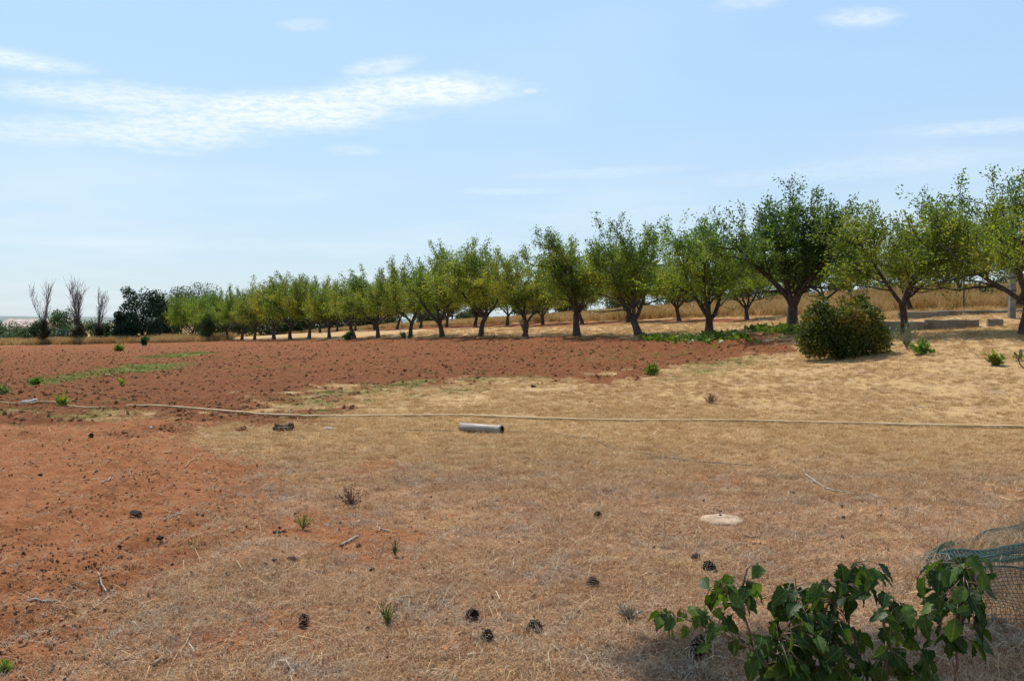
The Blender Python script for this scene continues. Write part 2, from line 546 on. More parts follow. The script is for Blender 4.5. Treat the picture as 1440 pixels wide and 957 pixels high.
def rut_dist(x, y):
    sh = np.shape(x); x, y = np.ravel(x), np.ravel(y); best = np.full(x.shape, 1e9)
    for L in RUTS:
        for (x1, y1), (x2, y2) in zip(L[:-1], L[1:]):
            dx, dy = x2 - x1, y2 - y1
            t = np.clip(((x - x1) * dx + (y - y1) * dy) / (dx * dx + dy * dy + 1e-12), 0, 1)
            best = np.minimum(best, np.hypot(x - x1 - t * dx, y - y1 - t * dy))
    return best.reshape(sh)


def masks(x, y):
    n_e = (fbm(x, y, 2.2, 5) - .5)
    n_f = (fbm(x, y, .5, 9) - .5)
    dist = np.hypot(x, y)
    wob = n_e * np.clip(dist * .10, .8, 4) + n_f * .8
    sh = x.shape
    fld = seg_dist(x, y, FIELD).reshape(sh) + wob * .6
    soi = seg_dist(x, y, SOIL).reshape(sh) + wob
    r2 = seg_dist(x, y, ROW2).reshape(sh) + wob * .4
    edge = 1 + 1.6 * sstep(6, 1, x) * sstep(-9, -4, x) * sstep(30, 22, y)
    fieldm = sstep(-1.1, .9, (fld + n_f * 3.5 * edge + n_e * 2.0 * (edge - 1)) / edge)
    soilm = sstep(-1.1, .9, soi)
    patch = sstep(.57, .72, fbm(x, y, 2.0, 31)) * .75 + sstep(.60, .74, fbm(x, y, .55, 77)) * .45
    patch = patch * sstep(15, 9, y + x * .35)
    thin = sstep(-2.0, 1.2, seg_dist(x, y, THIN).reshape(sh) + n_e * 2.5)
    patch = np.maximum(patch, thin * (.22 + 1.15 * sstep(.42, .66, fbm(x * .7 + y * .3, y - .2 * x, 1.3, 131))))
    for b in BARE: patch = np.maximum(patch, sstep(-.6, .5, seg_dist(x, y, b).reshape(sh) + n_f * 1.3 + n_e * 1.0 - .1))
    red = np.clip(np.maximum.reduce([fieldm, soilm, sstep(-.8, .8, r2) * .8, np.clip(patch, 0, 1) * .85]), 0, 1)
    gr = np.zeros(sh)
    for g in GREENS: gr = np.maximum(gr, sstep(-1.4, 1.2, seg_dist(x, y, g).reshape(sh) + wob * .4))
    wd = np.zeros(sh)
    for g in WEEDY: wd = np.maximum(wd, sstep(-.8, .8, seg_dist(x, y, g).reshape(sh) + wob * .5))
    streak = fieldm * sstep(.56, .75, fbm(x * .35 + y * .1, y, 2.0, 41)) * sstep(60, 20, y) * .55
    wd = np.clip(np.maximum(wd * sstep(.38, .6, fbm(x, y, .8, 13)), streak), 0, 1)
    return red, gr, wd, fieldm, soilm


def micro(x, y, fieldm, soilm):
    near = sstep(90, 30, np.hypot(x, y))
    lump = ((fbm(x, y, .34, 3, 3) - .5) * .075 + .03 * np.sin((x * .42 + y * .9) * 2 * PI / .75 + 2 * fbm(x, y, 3, 4))) * fieldm + (vnoise(x, y, .11, 8) - .5) * .02 * fieldm
    track = ((fbm(x, y, .16, 21, 3) - .5) * .045 + (vnoise(x * .35 + y * .2, y - x * .35, .28, 66) - .5) * .05) * soilm
    gr = (fbm(x, y, .5, 57, 3) - .5) * .03 + (vnoise(x, y, .06, 3) - .5) * .006
    d = rut_dist(x, y) + (fbm(x, y, .5, 88) - .5) * .16
    rut = (-.045 * np.exp(-(d / .13) ** 2) + .03 * np.exp(-((d - .27) / .09) ** 2)) * (.4 + .9 * vnoise(x, y, .4, 5)) + np.exp(-(d / .5) ** 2) * (fbm(x, y, .13, 99, 2) - .5) * .06
    return near * (lump + track + gr + rut * np.clip(soilm + .25, 0, 1))


def make_ground():
    a_in = np.radians(np.linspace(-36, 36, 620))
    a_out = np.radians(np.r_[np.linspace(36, 324, 60)[1:-1]])
    ang = np.r_[a_in, a_out]
    rad = np.r_[0.3, 1.0, 1.8, 2.6, np.geomspace(3.2, 110, 520), np.geomspace(115, 9000, 60)]
    A, R = np.meshgrid(ang, rad)
    x, y = R * np.sin(A), R * np.cos(A)
    red, gr, wd, fm, sm = masks(x, y)
    z = height(x, y) + micro(x, y, fm, sm)
    nr, na = x.shape
    V = np.c_[x.ravel(), y.ravel(), z.ravel()]
    i = np.arange(nr - 1)[:, None] * na; j = np.arange(na)[None]; j2 = (j + 1) % na
    F = np.stack([i + j, i + na + j, i + na + j2, i + j2], -1).reshape(-1, 4)
    F = F[:, ::-1]
    c0 = len(V)
    V = np.r_[V, [[0, 0, z[0].mean()]]]
    cap = np.array([[k, (k + 1) % na, c0] for k in range(na)])
    me = bpy.data.meshes.new('ground')
    me.vertices.add(len(V)); me.vertices.foreach_set('co', V.ravel())
    nl = F.size + cap.size
    me.loops.add(nl); me.loops.foreach_set('vertex_index', np.r_[F.ravel(), cap[:, ::-1].ravel()].astype(np.int32))
    me.polygons.add(len(F) + len(cap))
    me.polygons.foreach_set('loop_start', np.r_[np.arange(len(F)) * 4, F.size + np.arange(len(cap)) * 3].astype(np.int32))
    me.update(calc_edges=True); me.validate()
    me.polygons.foreach_set('use_smooth', [True] * len(me.polygons))
    col = np.zeros((len(V), 4), np.float32)
    col[:-1, 0], col[:-1, 1], col[:-1, 2], col[:-1, 3] = red.ravel(), gr.ravel(), wd.ravel(), fm.ravel()
    at_ = me.attributes.new('cover', 'FLOAT_COLOR', 'POINT')
    at_.data.foreach_set('color', col.ravel())
    m, t = new_mat('ground_cover')
    me.materials.append(m)
    pos = t.n('ShaderNodeNewGeometry').outputs['Position']
    sp = t.n('ShaderNodeSeparateXYZ', ins={0: pos})
    av = t.n('ShaderNodeAttribute', attribute_name='cover')
    cs = t.n('ShaderNodeSeparateColor', ins={0: av.outputs['Color']})
    fine, mid, big = t.noise(pos, 38, 5, .7), t.noise(pos, 6, 5, .65), t.noise(pos, .8, 4)
    vfine = t.noise(pos, 140, 3, .7)
    # stretched straw litter
    lit1 = t.n('ShaderNodeMapping', ins={0: pos}); lit1.inputs['Scale'].default_value = (25, 150, 60); lit1.inputs['Rotation'].default_value = (0, 0, .5)
    lit2 = t.n('ShaderNodeMapping', ins={0: pos}); lit2.inputs['Scale'].default_value = (140, 28, 60); lit2.inputs['Rotation'].default_value = (0, 0, .2)
    litter = t.math('MAXIMUM', t.noise(lit1.outputs[0], 1, 3), t.noise(lit2.outputs[0], 1, 3))
    gold = t.smooth(t.math('ADD', t.math('ADD', sp.outputs[1], t.math('MULTIPLY', sp.outputs[0], .12)), t.math('MULTIPLY', big, 5.0)), 10.5, 16.5)
    near = t.ramp(litter, [(.40, (.22, .10, .048)), (.55, (.38, .20, .10)), (.68, (.50, .32, .18)), (.8, (.58, .44, .28))])
    farc = t.ramp(litter, [(.36, (.25, .14, .058)), (.5, (.44, .28, .13)), (.65, (.58, .41, .21)), (.8, (.68, .53, .31))])
    far2 = t.mix(t.smooth(mid, .35, .65), farc, t.mix(1.0, farc, (.78, .72, .66), 'MULTIPLY'))
    dry = t.mix(gold, near, far2)
    dry = t.mix(t.smooth(t.noise(pos, 2.2, 4), .5, .72, 0, .55), dry, (.27, .18, .13))
    soil_n = t.ramp(t.math('ADD', t.math('MULTIPLY', mid, .5), t.math('MULTIPLY', fine, .5)),
                    [(.3, (.13, .043, .016)), (.5, (.25, .094, .036)), (.68, (.37, .165, .073))])
    soil_f = t.ramp(t.math('ADD', t.math('MULTIPLY', mid, .45), t.math('MULTIPLY', fine, .55)),
                    [(.33, (.095, .035, .012)), (.47, (.23, .083, .030)), (.62, (.35, .138, .054)), (.74, (.46, .25, .125))])
    soil_f = t.mix(t.smooth(big, .4, .65, 0, .5), soil_f, t.mix(1.0, soil_f, (.80, .74, .72), 'MULTIPLY'))
    soil = t.mix(av.outputs['Alpha'], soil_n, soil_f)
    rm = t.math('ADD', cs.outputs[0], t.math('MULTIPLY', t.math('SUBTRACT', t.math('ADD', mid, fine), 1.0), 1.1))
    c = t.mix(t.smooth(rm, .35, .65), dry, soil)
    c = t.mix(t.smooth(t.math('ADD', cs.outputs[2], t.math('SUBTRACT', t.noise(pos, 9, 4), .5)), .45, .8, 0, .66), c, (.33, .26, .10))
    c = t.mix(t.smooth(t.math('ADD', cs.outputs[1], t.math('MULTIPLY', t.math('SUBTRACT', t.noise(pos, 7, 4), .5), 1.3)), .35, .8, 0, .85), c, (.20, .225, .06))
    hgt = t.math('ADD', t.math('ADD', t.math('ADD', t.math('MULTIPLY', mid, .5), t.math('MULTIPLY', fine, .6)), t.math('MULTIPLY', litter, .25)), t.math('MULTIPLY', vfine, .25))
    bp = t.n('ShaderNodeBump', ins={'Strength': 1.0, 'Height': hgt})
    t.put(bp.inputs['Distance'], t.math('ADD', .03, t.math('MULTIPLY', av.outputs['Alpha'], .07)))
    p = t.n('ShaderNodeBsdfPrincipled', ins={'Base Color': c, 'Roughness': .97, 'Normal': bp.outputs[0]})
    p.inputs['Specular IOR Level'].default_value = .1
    t.n('ShaderNodeOutputMaterial', ins={0: p})
    o = link('ground', me)
    tag(o, kind='structure')
    o['label'] = 'red earth field and dry yellow grass yard rising gently to the right'
    return o


make_ground()


def make_hills():
    rng = np.random.default_rng(5)
    a = np.radians(np.linspace(-60, 60, 240))
    g = Geo()
    prof = 0.5 + 0.5 * np.sin(a * 9 + .7) * .4 + (fbm(a * 40, a * 0, 3.0, 4) - .5) * .9
    V, F = [], []
    for k, (r, h) in enumerate([(2600, -8), (2900, 0), (3400, 1), (4200, -8)]):
        for i, t in enumerate(a):
            z = h if k in (0, 3) else (8 + 20 * prof[i]) * (1 if k == 2 else .45)
            V.append((r * math.sin(t), r * math.cos(t), z))
    n = len(a)
    for k in range(3):
        for i in range(n - 1): F.append((k * n + i, (k + 1) * n + i, (k + 1) * n + i + 1, k * n + i + 1)[::-1])
    g.add(V, F)
    m = simple('hill_scrub', (.10, .13, .12), (.17, .19, .16), .01, .95, 0)
    o = link('hills', g.mesh('hills', m, True))
    tag(o, 'low blue hills on the far horizon', kind='structure')


make_hills()

# ------------------------------------------------------------------ instanced ground stuff
def blades(rng, n, h, spread, width, lean, mat, name):
    V = []
    for i in range(n):
        a = rng.uniform(0, 2 * PI)
        hh = h * rng.uniform(.5, 1.15)
        p0 = np.array([rng.normal(0, spread), rng.normal(0, spread), -.004])
        d = np.array([math.cos(a), math.sin(a), 0])
        ln = lean * rng.uniform(.5, 1.3)
        p1 = p0 + d * hh * .45 * math.sin(ln) + np.array([0, 0, hh * .55 * math.cos(ln * .7)])
        p2 = p1 + d * hh * .55 * math.sin(min(ln * 1.6, 2.0)) + np.array([0, 0, hh * .5 * math.cos(min(ln * 1.6, 2.0))])
        if p2[2] < .002: p2[2] = .002
        b = rng.uniform(0, PI)
        s = np.array([math.cos(b), math.sin(b), .2 * rng.normal()]) * width * .5
        V.append([p0 - s, p0 + s, p1 + s * .9, p1 - s * .9])
        V.append([p1 - s * .9, p1 + s * .9, p2 + s * .15, p2 - s * .15])
    return quads_mesh(name, np.array(V), mat)


def clod_mesh(rng, name, mat):
    import bmesh
    bm = bmesh.new()
    bmesh.ops.create_icosphere(bm, subdivisions=2, radius=.5)
    dirs = rng.normal(size=(9, 3)); dirs /= np.linalg.norm(dirs, axis=1, keepdims=True)
    cut = rng.uniform(.26, .46, 9)
    for v in bm.verts:
        c = np.array(v.co)
        for d, k in zip(dirs, cut):
            e = c @ d - k
            if e > 0: c = c - d * e
        v.co = Vector(c * rng.uniform(.93, 1.07)) * 1.1
        v.co.z *= .75
    me = bpy.data.meshes.new(name); bm.to_mesh(me); bm.free()
    me.materials.append(mat)
    return me


def source(name, meshes):
    col = bpy.data.collections.new(name)
    for i, me in enumerate(meshes):
        o = bpy.data.objects.new(f'{name}_{chr(97 + i)}', me)
        col.objects.link(o)
    return col


def scatter(name, P, rot, scl, col, label):
    """one object of countless small pieces laid on the ground"""
    n = len(P)
    me = bpy.data.meshes.new(name)
    me.vertices.add(n); me.vertices.foreach_set('co', np.asarray(P, np.float32).ravel())
    for nm, ty, arr in (('rot', 'FLOAT_VECTOR', rot), ('scl', 'FLOAT_VECTOR', scl)):
        a = me.attributes.new(nm, ty, 'POINT'); a.data.foreach_set('vector', np.asarray(arr, np.float32).ravel())
    o = link(name, me)
    ng = bpy.data.node_groups.new(name, 'GeometryNodeTree')
    ng.interface.new_socket('Geometry', in_out='INPUT', socket_type='NodeSocketGeometry')
    ng.interface.new_socket('Geometry', in_out='OUTPUT', socket_type='NodeSocketGeometry')
    N = ng.nodes.new
    gi, go, ip, ci = N('NodeGroupInput'), N('NodeGroupOutput'), N('GeometryNodeInstanceOnPoints'), N('GeometryNodeCollectionInfo')
    ci.inputs[0].default_value = col; ci.inputs['Separate Children'].default_value = True; ci.inputs['Reset Children'].default_value = True
    ar, as_ = N('GeometryNodeInputNamedAttribute'), N('GeometryNodeInputNamedAttribute')
    for nd, k in ((ar, 'rot'), (as_, 'scl')): nd.data_type = 'FLOAT_VECTOR'; nd.inputs[0].default_value = k
    er = N('FunctionNodeEulerToRotation')
    L = ng.links.new
    L(gi.outputs[0], ip.inputs['Points']); L(ci.outputs[0], ip.inputs['Instance']); ip.inputs['Pick Instance'].default_value = True
    L(ar.outputs[0], er.inputs[0]); L(er.outputs[0], ip.inputs['Rotation']); L(as_.outputs[0], ip.inputs['Scale'])
    L(ip.outputs[0], go.inputs[0])
    md = o.modifiers.new('scatter', 'NODES'); md.node_group = ng
    return tag(o, label, kind='stuff')


def pts_polar(rng, n, r0, r1, half=35, power=1.0):
    """points in the sector in front of the house, denser near it"""
    a = np.radians(rng.uniform(-half, half, n))
    r = r0 * (r1 / r0) ** (rng.uniform(0, 1, n) ** power)
    return r * np.sin(a), r * np.cos(a)


def drop(x, y, lift=0.0):
    red, gr, wd, fm, sm = masks(x, y)
    return np.c_[x, y, height(x, y) + micro(x, y, fm, sm) + lift]


def zrot(rng, n, tilt=.12):
    return np.c_[rng.normal(0, tilt, n), rng.normal(0, tilt, n), rng.uniform(0, 2 * PI, n)]


rng = np.random.default_rng(11)
litter_col = source('litter', [blades(rng, 16, .045, .030, .0030, 1.25, M['straw'], f'litter_{i}') for i in range(5)])
x, y = pts_polar(rng, 150000, 3.3, 17, 33)
red, gr, wd, fm, sm = masks(x, y)
keep = rng.uniform(0, 1, len(x)) > (np.maximum(red * .93, fm)) - .015
keep &= rng.uniform(0, 1, len(x)) < .25 + .9 * fbm(x, y, .6, 91)
x, y = x[keep], y[keep]
sc_ = rng.uniform(.5, 1.25, len(x)) * (1 + .03 * y)
scatter('dry_grass', drop(x, y), zrot(rng, len(x), .2), np.c_[sc_, sc_, sc_ * rng.uniform(.5, 1.3, len(x))], litter_col, 'matted dry grass and straw covering the yard')

tuft_col = source('tuft', [blades(rng, 30, .075, .04, .0045, .85, M['straw'], f'tuft_{i}') for i in range(4)])
x, y = pts_polar(rng, 75000, 9, 62, 34, .9)
red, gr, wd, fm, sm = masks(x, y)
keep = (rng.uniform(0, 1, len(x)) > np.clip(red * 1.3, 0, 1)) & (rng.uniform(0, 1, len(x)) < sstep(.25, .6, fbm(x, y, 1.2, 19)) + .25)
x, y = x[keep], y[keep]
sc_ = rng.uniform(.4, 1.1, len(x)) * (.8 + .028 * y)
scatter('dry_grass', drop(x, y), zrot(rng, len(x)), np.c_[sc_, sc_, sc_ * .85], tuft_col, 'golden dry grass tufts on the slope below the almond rows')

# clods on the ploughed land
clods = source('clod', [clod_mesh(rng, f'clod_{i}', M['clod']) for i in range(6)])
x, y = pts_polar(rng, 150000, 6, 95, 34, .75)
red, gr, wd, fm, sm = masks(x, y)
keep = rng.uniform(0, 1, len(x)) < fm * (.15 + 1.2 * fbm(x, y, 1.5, 23) ** 1.5) * sstep(90, 25, y) + 0 * sm * (.06 + .8 * sstep(.5, .68, fbm(x * .5 + y * .25, y - x * .3, .8, 33))) * sstep(6, 11, y)
x, y, fm, sm = x[keep], y[keep], fm[keep], sm[keep]
s0 = (rng.uniform(0, 1, len(x)) ** 5 * .09 + .016) * np.where(fm > .5, 1, .45) * (1 + .004 * y)
scatter('soil_clods', drop(x, y, .0), rng.uniform(0, 2 * PI, (len(x), 3)), np.c_[s0 * rng.uniform(.8, 1.6, len(x)), s0, s0 * rng.uniform(.6, 1, len(x))], clods, 'broken red clods of earth on the ploughed field')

soil_clods = source('soil_clod', [clod_mesh(rng, f'soil_clod_{i}', simple(f'dry_crumb_{i}', (.24, .092, .036), (.40, .175, .08), 14, .98, .7)) for i in range(4)])
x, y = pts_polar(rng, 90000, 4, 19, 34, .9)
red, gr, wd, fm, sm = masks(x, y)
rd = rut_dist(x, y)
keep = rng.uniform(0, 1, len(x)) < sm * (1 - fm) * .75 * (.18 + .7 * sstep(.45, .7, fbm(x * .5 + y * .25, y - x * .3, .8, 33)) + .7 * np.exp(-(rd / .45) ** 2)) + .06 * red
x, y = x[keep], y[keep]
s0 = rng.uniform(0, 1, len(x)) ** 4 * .026 + .005
scatter('soil_crumbs', drop(x, y), rng.uniform(0, 6.28, (len(x), 3)), np.c_[s0 * 1.4, s0, s0 * .8], soil_clods, 'crumbled orange earth along the wheel ruts at left')

# bigger tufts and fallen stalks break up the matted litter near the house
x, y = pts_polar(rng, 9000, 3.6, 16, 33)
red, gr, wd, fm, sm = masks(x, y)
keep = (rng.uniform(0, 1, len(x)) > np.clip(red * 1.2, 0, 1)) & (rng.uniform(0, 1, len(x)) < sstep(.52, .75, fbm(x, y, .9, 119)) * .9 + .05)
x, y = x[keep], y[keep]
s0 = rng.uniform(.35, .95, len(x))
scatter('dry_grass', drop(x, y), zrot(rng, len(x), .3), np.c_[s0, s0, s0 * .8], tuft_col, 'scattered taller tufts of straw on the trampled yard')
stalk_col = source('stalk', [blades(rng, 2, .22, .05, .0045, 1.5, M['straw'], f'stalk_{i}') for i in range(4)])
x, y = pts_polar(rng, 5200, 3.6, 19, 33)
red, gr, wd, fm, sm = masks(x, y)
keep = rng.uniform(0, 1, len(x)) < 1 - .75 * red
x, y = x[keep], y[keep]
s0 = rng.uniform(.4, 1.3, len(x))
scatter('fallen_stalks', drop(x, y, .008), zrot(rng, len(x), .15), np.c_[s0, s0, s0 * .6], stalk_col, 'pale straw stalks lying loose on the yard')
crumb_mat = simple('dark_crumb', (.04, .025, .018), (.16, .09, .06), 20, .95, .3)
crumb_col = source('crumb', [clod_mesh(rng, f'crumb_{i}', crumb_mat) for i in range(3)])
x, y = pts_polar(rng, 2600, 3.6, 20, 33)
s0 = rng.uniform(0, 1, len(x)) ** 3 * .022 + .006
scatter('ground_crumbs', drop(x, y, .004), rng.uniform(0, 6.28, (len(x), 3)), np.c_[s0 * 1.5, s0, s0 * .7], crumb_col, 'dark crumbs of bark and droppings strewn over the yard')

# greens
green_col = source('green_tuft', [blades(rng, 26, .07, .05, .005, .7, M['greengrass'], f'green_tuft_{i}') for i in range(3)])
x, y = pts_polar(rng, 160000, 9, 70, 34)
red, gr, wd, fm, sm = masks(x, y)
keep = rng.uniform(0, 1, len(x)) < gr ** 1.5 * .9 + wd ** 1.5 * .30
x, y = x[keep], y[keep]
s0 = rng.uniform(.5, 1.2, len(x)) * (.6 + .02 * y)
scatter('green_grass', drop(x, y), zrot(rng, len(x)), np.c_[s0, s0, s0 * .7], green_col, 'sparse green grass sprouting in streaks on the red field')

# tall straw behind the second row and on the terraces
tall_col = source('tall_tuft', [blades(rng, 46, .8, .14, .016, .28, M['tallstraw'], f'tall_tuft_{i}') for i in range(5)])
n = 90000
px = rng.uniform(300, 1640, n); Yd = rng.uniform(26, 150, n)
x, y = xpx(px, Yd), Yd
rowline = (x - 9.4) * .83 + (y - 31) * .557       # metres behind the front row
dens = sstep(9.3, 10.4, rowline) * sstep(40, 18, rowline) * sstep(.30, .5, fbm(x, y, 4, 61) + .12)
dens = np.maximum(dens, .35 * sstep(2.5, 3.5, rowline) * sstep(9, 6, rowline) * sstep(12.0, 14.0, x))
dens = np.where((px[: n] > 1215) & (Yd < 32.2), dens * .45 * sstep(.4, .6, fbm(x, y, .9, 203)), dens)
hvar = np.where((px > 1215) & (Yd < 32.2), .45, .55 + .9 * fbm(x, y, 2.5, 207))
keep = rng.uniform(0, 1, n) < dens
x, y, hvar = x[keep], y[keep], hvar[keep]
hscale = .58 * hvar * np.where((x - 9.4) * .83 + (y - 31) * .557 < 9.4, .38, sstep(60, 25, y - 20) * .5 + .55)
s0 = rng.uniform(.7, 1.25, len(x))
scatter('tall_dry_grass', drop(x, y), zrot(rng, len(x), .08), np.c_[s0, s0, s0 * hscale], tall_col, 'tall straw coloured wild grass behind the almond rows')
# left margin of the field and fringe under the dead trees
n = 9000
px = rng.uniform(-150, 330, n); Yd = rng.uniform(80.5, 96, n)
x, y = xpx(px, Yd), Yd
keep = rng.uniform(0, 1, n) < sstep(.35, .6, fbm(x, y, 3, 71)) * sstep(300, 200, px) + .1
x, y = x[keep], y[keep]
s0 = rng.uniform(.6, 1.1, len(x))
scatter('tall_dry_grass', drop(x, y), zrot(rng, len(x), .08), np.c_[s0 * 1.2, s0 * 1.2, s0 * .75], tall_col, 'pale dry grass along the far left field margin')

# ------------------------------------------------------------------ trees
def leaf_quads(rng, P, D, size, wid, droop=.25):
    n = len(P)
    d = D + rng.normal(0, .75, (n, 3)); d[:, 2] -= droop
    d /= np.linalg.norm(d, axis=1, keepdims=True)
    s = np.cross(d, rng.normal(size=(n, 3))); s /= np.maximum(np.linalg.norm(s, axis=1, keepdims=True), 1e-6)
    L = size * rng.uniform(.65, 1.25, (n, 1)); Wd = L * wid
    nrm = np.cross(d, s)
    mid = P + d * L * .45
    return np.stack([P, mid + s * Wd * .5 + nrm * L * .05, P + d * L, mid - s * Wd * .5 + nrm * L * .05], 1)


def wander(rng, p, d, length, seg, up, jit):
    pts = [p.copy()]; d = d / np.linalg.norm(d)
    for i in range(seg):
        d = d + rng.normal(0, jit, 3) + np.array([0, 0, up])
        d /= np.linalg.norm(d)
        p = p + d * length / seg
        pts.append(p.copy())
    return np.array(pts), d


def perp_dir(rng, d, ang):
    s = np.cross(d, rng.normal(size=3)); s /= np.linalg.norm(s)
    return d * math.cos(ang) + s * math.sin(ang)


def almond_mesh(seed, H=4.6, Wd=4.2, limbs=4, fork=.75, spread=.75, nleaf=13000, shoots=16, top=1.0, name='almond', leaf=(.105, .42), trunk_r=.115, lean=0.0, hue=0.0):
    rng = np.random.default_rng(seed)
    curves, carriers = [], []
    p, d = np.zeros(3), np.array([lean, rng.normal(0, .08), 1.0])
    pts, d = wander(rng, p, d, fork, 4, 0, .07)
    curves.append((pts, np.linspace(trunk_r * 1.15, trunk_r * .9, len(pts)), 8))
    a0 = rng.uniform(0, 2 * PI)
    for i in range(limbs):
        a = a0 + 2 * PI * i / limbs + rng.normal(0, .25)
        inc = spread * rng.uniform(.65, 1.15)
        ld = np.array([math.cos(a) * math.sin(inc), math.sin(a) * math.sin(inc), math.cos(inc)])
        lp, ld2 = wander(rng, pts[-1] - np.array([0, 0, .04 * i]), ld, rng.uniform(1.7, 2.3), 7, .035, .10)
        curves.append((lp, np.linspace(trunk_r * .62, trunk_r * .26, len(lp)), 6))
        nb = 8
        for b in range(nb):
            t = .22 + .78 * b / (nb - 1)
            k = min(int(t * 7), 6)
            base = lp[k] + (lp[k + 1] - lp[k]) * (t * 7 - k if k < 6 else min(1, t * 7 - 6))
            tan = lp[k + 1] - lp[k]; tan /= np.linalg.norm(tan)
            bd = perp_dir(rng, tan, rng.uniform(.5, 1.15))
            if bd[2] < -.15: bd[2] *= -.4
            bp, bd2 = wander(rng, base, bd, rng.uniform(.8, 1.35) * (1.15 - .3 * t), 5, .07, .16)
            curves.append((bp, np.linspace(trunk_r * .26, .012, len(bp)), 4))
            carriers.append((bp[2:], .5))
            for q in range(11):
                j = rng.integers(0, 5)
                tb = bp[j] + (bp[j + 1] - bp[j]) * rng.uniform(0, 1)
                td = perp_dir(rng, bd2, rng.uniform(.4, 1.3))
                tp, _ = wander(rng, tb, td, rng.uniform(.4, .95), 4, .03 if rng.random() < .6 else -.12, .18)
                carriers.append((tp, 1.0))
                if q < 4: curves.append((tp, np.linspace(.011, .006, len(tp)), 3))
    allp = np.concatenate([c[0] for c in carriers])
    hi = allp[allp[:, 2] > np.percentile(allp[:, 2], 62)]
    for s in range(shoots):       # upright water shoots that break the skyline
        b = hi[rng.integers(len(hi))]
        sp, _ = wander(rng, b, np.array([rng.normal(0, .25) + b[0] * .05, rng.normal(0, .25) + b[1] * .05, 1.0]), rng.uniform(.25, .75) * top, 5, .04, .09)
        carriers.append((sp, 1.9)); curves.append((sp, np.linspace(.014, .006, len(sp)), 3))
    # fit the outline
    tips = np.concatenate([c[0] for c in carriers])
    kz = (H - .06 - fork) / (tips[:, 2].max() - fork)
    kx = (Wd / 2) / np.percentile(np.hypot(tips[:, 0], tips[:, 1]), 95)
    def fit(q):
        q = q.copy()
        f = np.clip(q[:, 2] / fork, 0, 1)
        q[:, 0] *= 1 + (kx - 1) * f; q[:, 1] *= 1 + (kx - 1) * f
        q[:, 2] = np.where(q[:, 2] > fork, fork + (q[:, 2] - fork) * kz, q[:, 2])
        return q
    g = Geo()
    # root flare
    for c, r, n in curves:
        c = fit(c)
        if n == 8: r = r * np.array([1.45, 1.1, 1, 1, 1.08]); c[0][2] = -.12
        g.tube(c, r, n, cap=False)
    tm = g.mesh(name + '_trunk', M['bark'], True)
    Wt = np.array([c[1] * np.linalg.norm(np.diff(c[0], axis=0), axis=1).sum() for c in carriers]); Wt /= Wt.sum()
    P, D = [], []
    cnt = rng.multinomial(nleaf, Wt)
    for (c, _), k in zip(carriers, cnt):
        if k == 0: continue
        c = fit(c); u = rng.uniform(0, 1, k) ** .8 * (len(c) - 1.001)
        i = u.astype(int); f = (u - i)[:, None]
        P.append(c[i] * (1 - f) + c[i + 1] * f); D.append(c[i + 1] - c[i])
    P, D = np.concatenate(P), np.concatenate(D)
    D /= np.maximum(np.linalg.norm(D, axis=1, keepdims=True), 1e-6)
    P = P + rng.normal(0, .085, P.shape)
    ok = rng.uniform(0, 1, len(P)) < sstep(.24 * H, .44 * H, P[:, 2]) + .05
    P, D = P[ok], D[ok]
    if True:   # thicken the leaf masses towards a rounded outer shell
        q = P[rng.integers(len(P), size=nleaf // 6)]
        cl_ = np.floor(q / .5) * .5 + .25
        q = q * .55 + cl_ * .45 + rng.normal(0, .06, q.shape)
        ok = q[:, 2] > .3 * H
        P = np.r_[P, q[ok]]; D = np.r_[D, rng.normal(size=(ok.sum(), 3)) * .6]
    Q = leaf_quads(rng, P, D, leaf[0], leaf[1])
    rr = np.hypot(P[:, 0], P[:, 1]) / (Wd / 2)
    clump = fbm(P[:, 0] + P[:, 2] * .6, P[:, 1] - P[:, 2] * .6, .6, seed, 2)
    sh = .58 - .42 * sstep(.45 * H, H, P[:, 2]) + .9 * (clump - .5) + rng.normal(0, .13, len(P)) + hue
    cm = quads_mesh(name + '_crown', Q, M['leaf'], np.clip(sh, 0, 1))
    return tm, cm


def place_tree(name, parts, loc, rz, scale, label, cat, group, tint=(1, 1, 1)):
    e = empty(name, loc, label, cat, group, rz)
    e.scale = scale if hasattr(scale, '__len__') else (scale,) * 3
    for nm, me in parts:
        o = link(nm, me, e)
        o.color = (*tint, 1)
    return e


R = random.Random(4)
ORD = ['first', 'second', 'third', 'fourth', 'fifth', 'sixth', 'seventh', 'eighth', 'ninth', 'tenth', 'eleventh', 'twelfth', 'thirteenth', 'fourteenth',
       'fifteenth', 'sixteenth', 'seventeenth', 'eighteenth', 'nineteenth', 'twentieth', 'twenty-first', 'twenty-second', 'twenty-third', 'twenty-fourth', 'twenty-fifth']

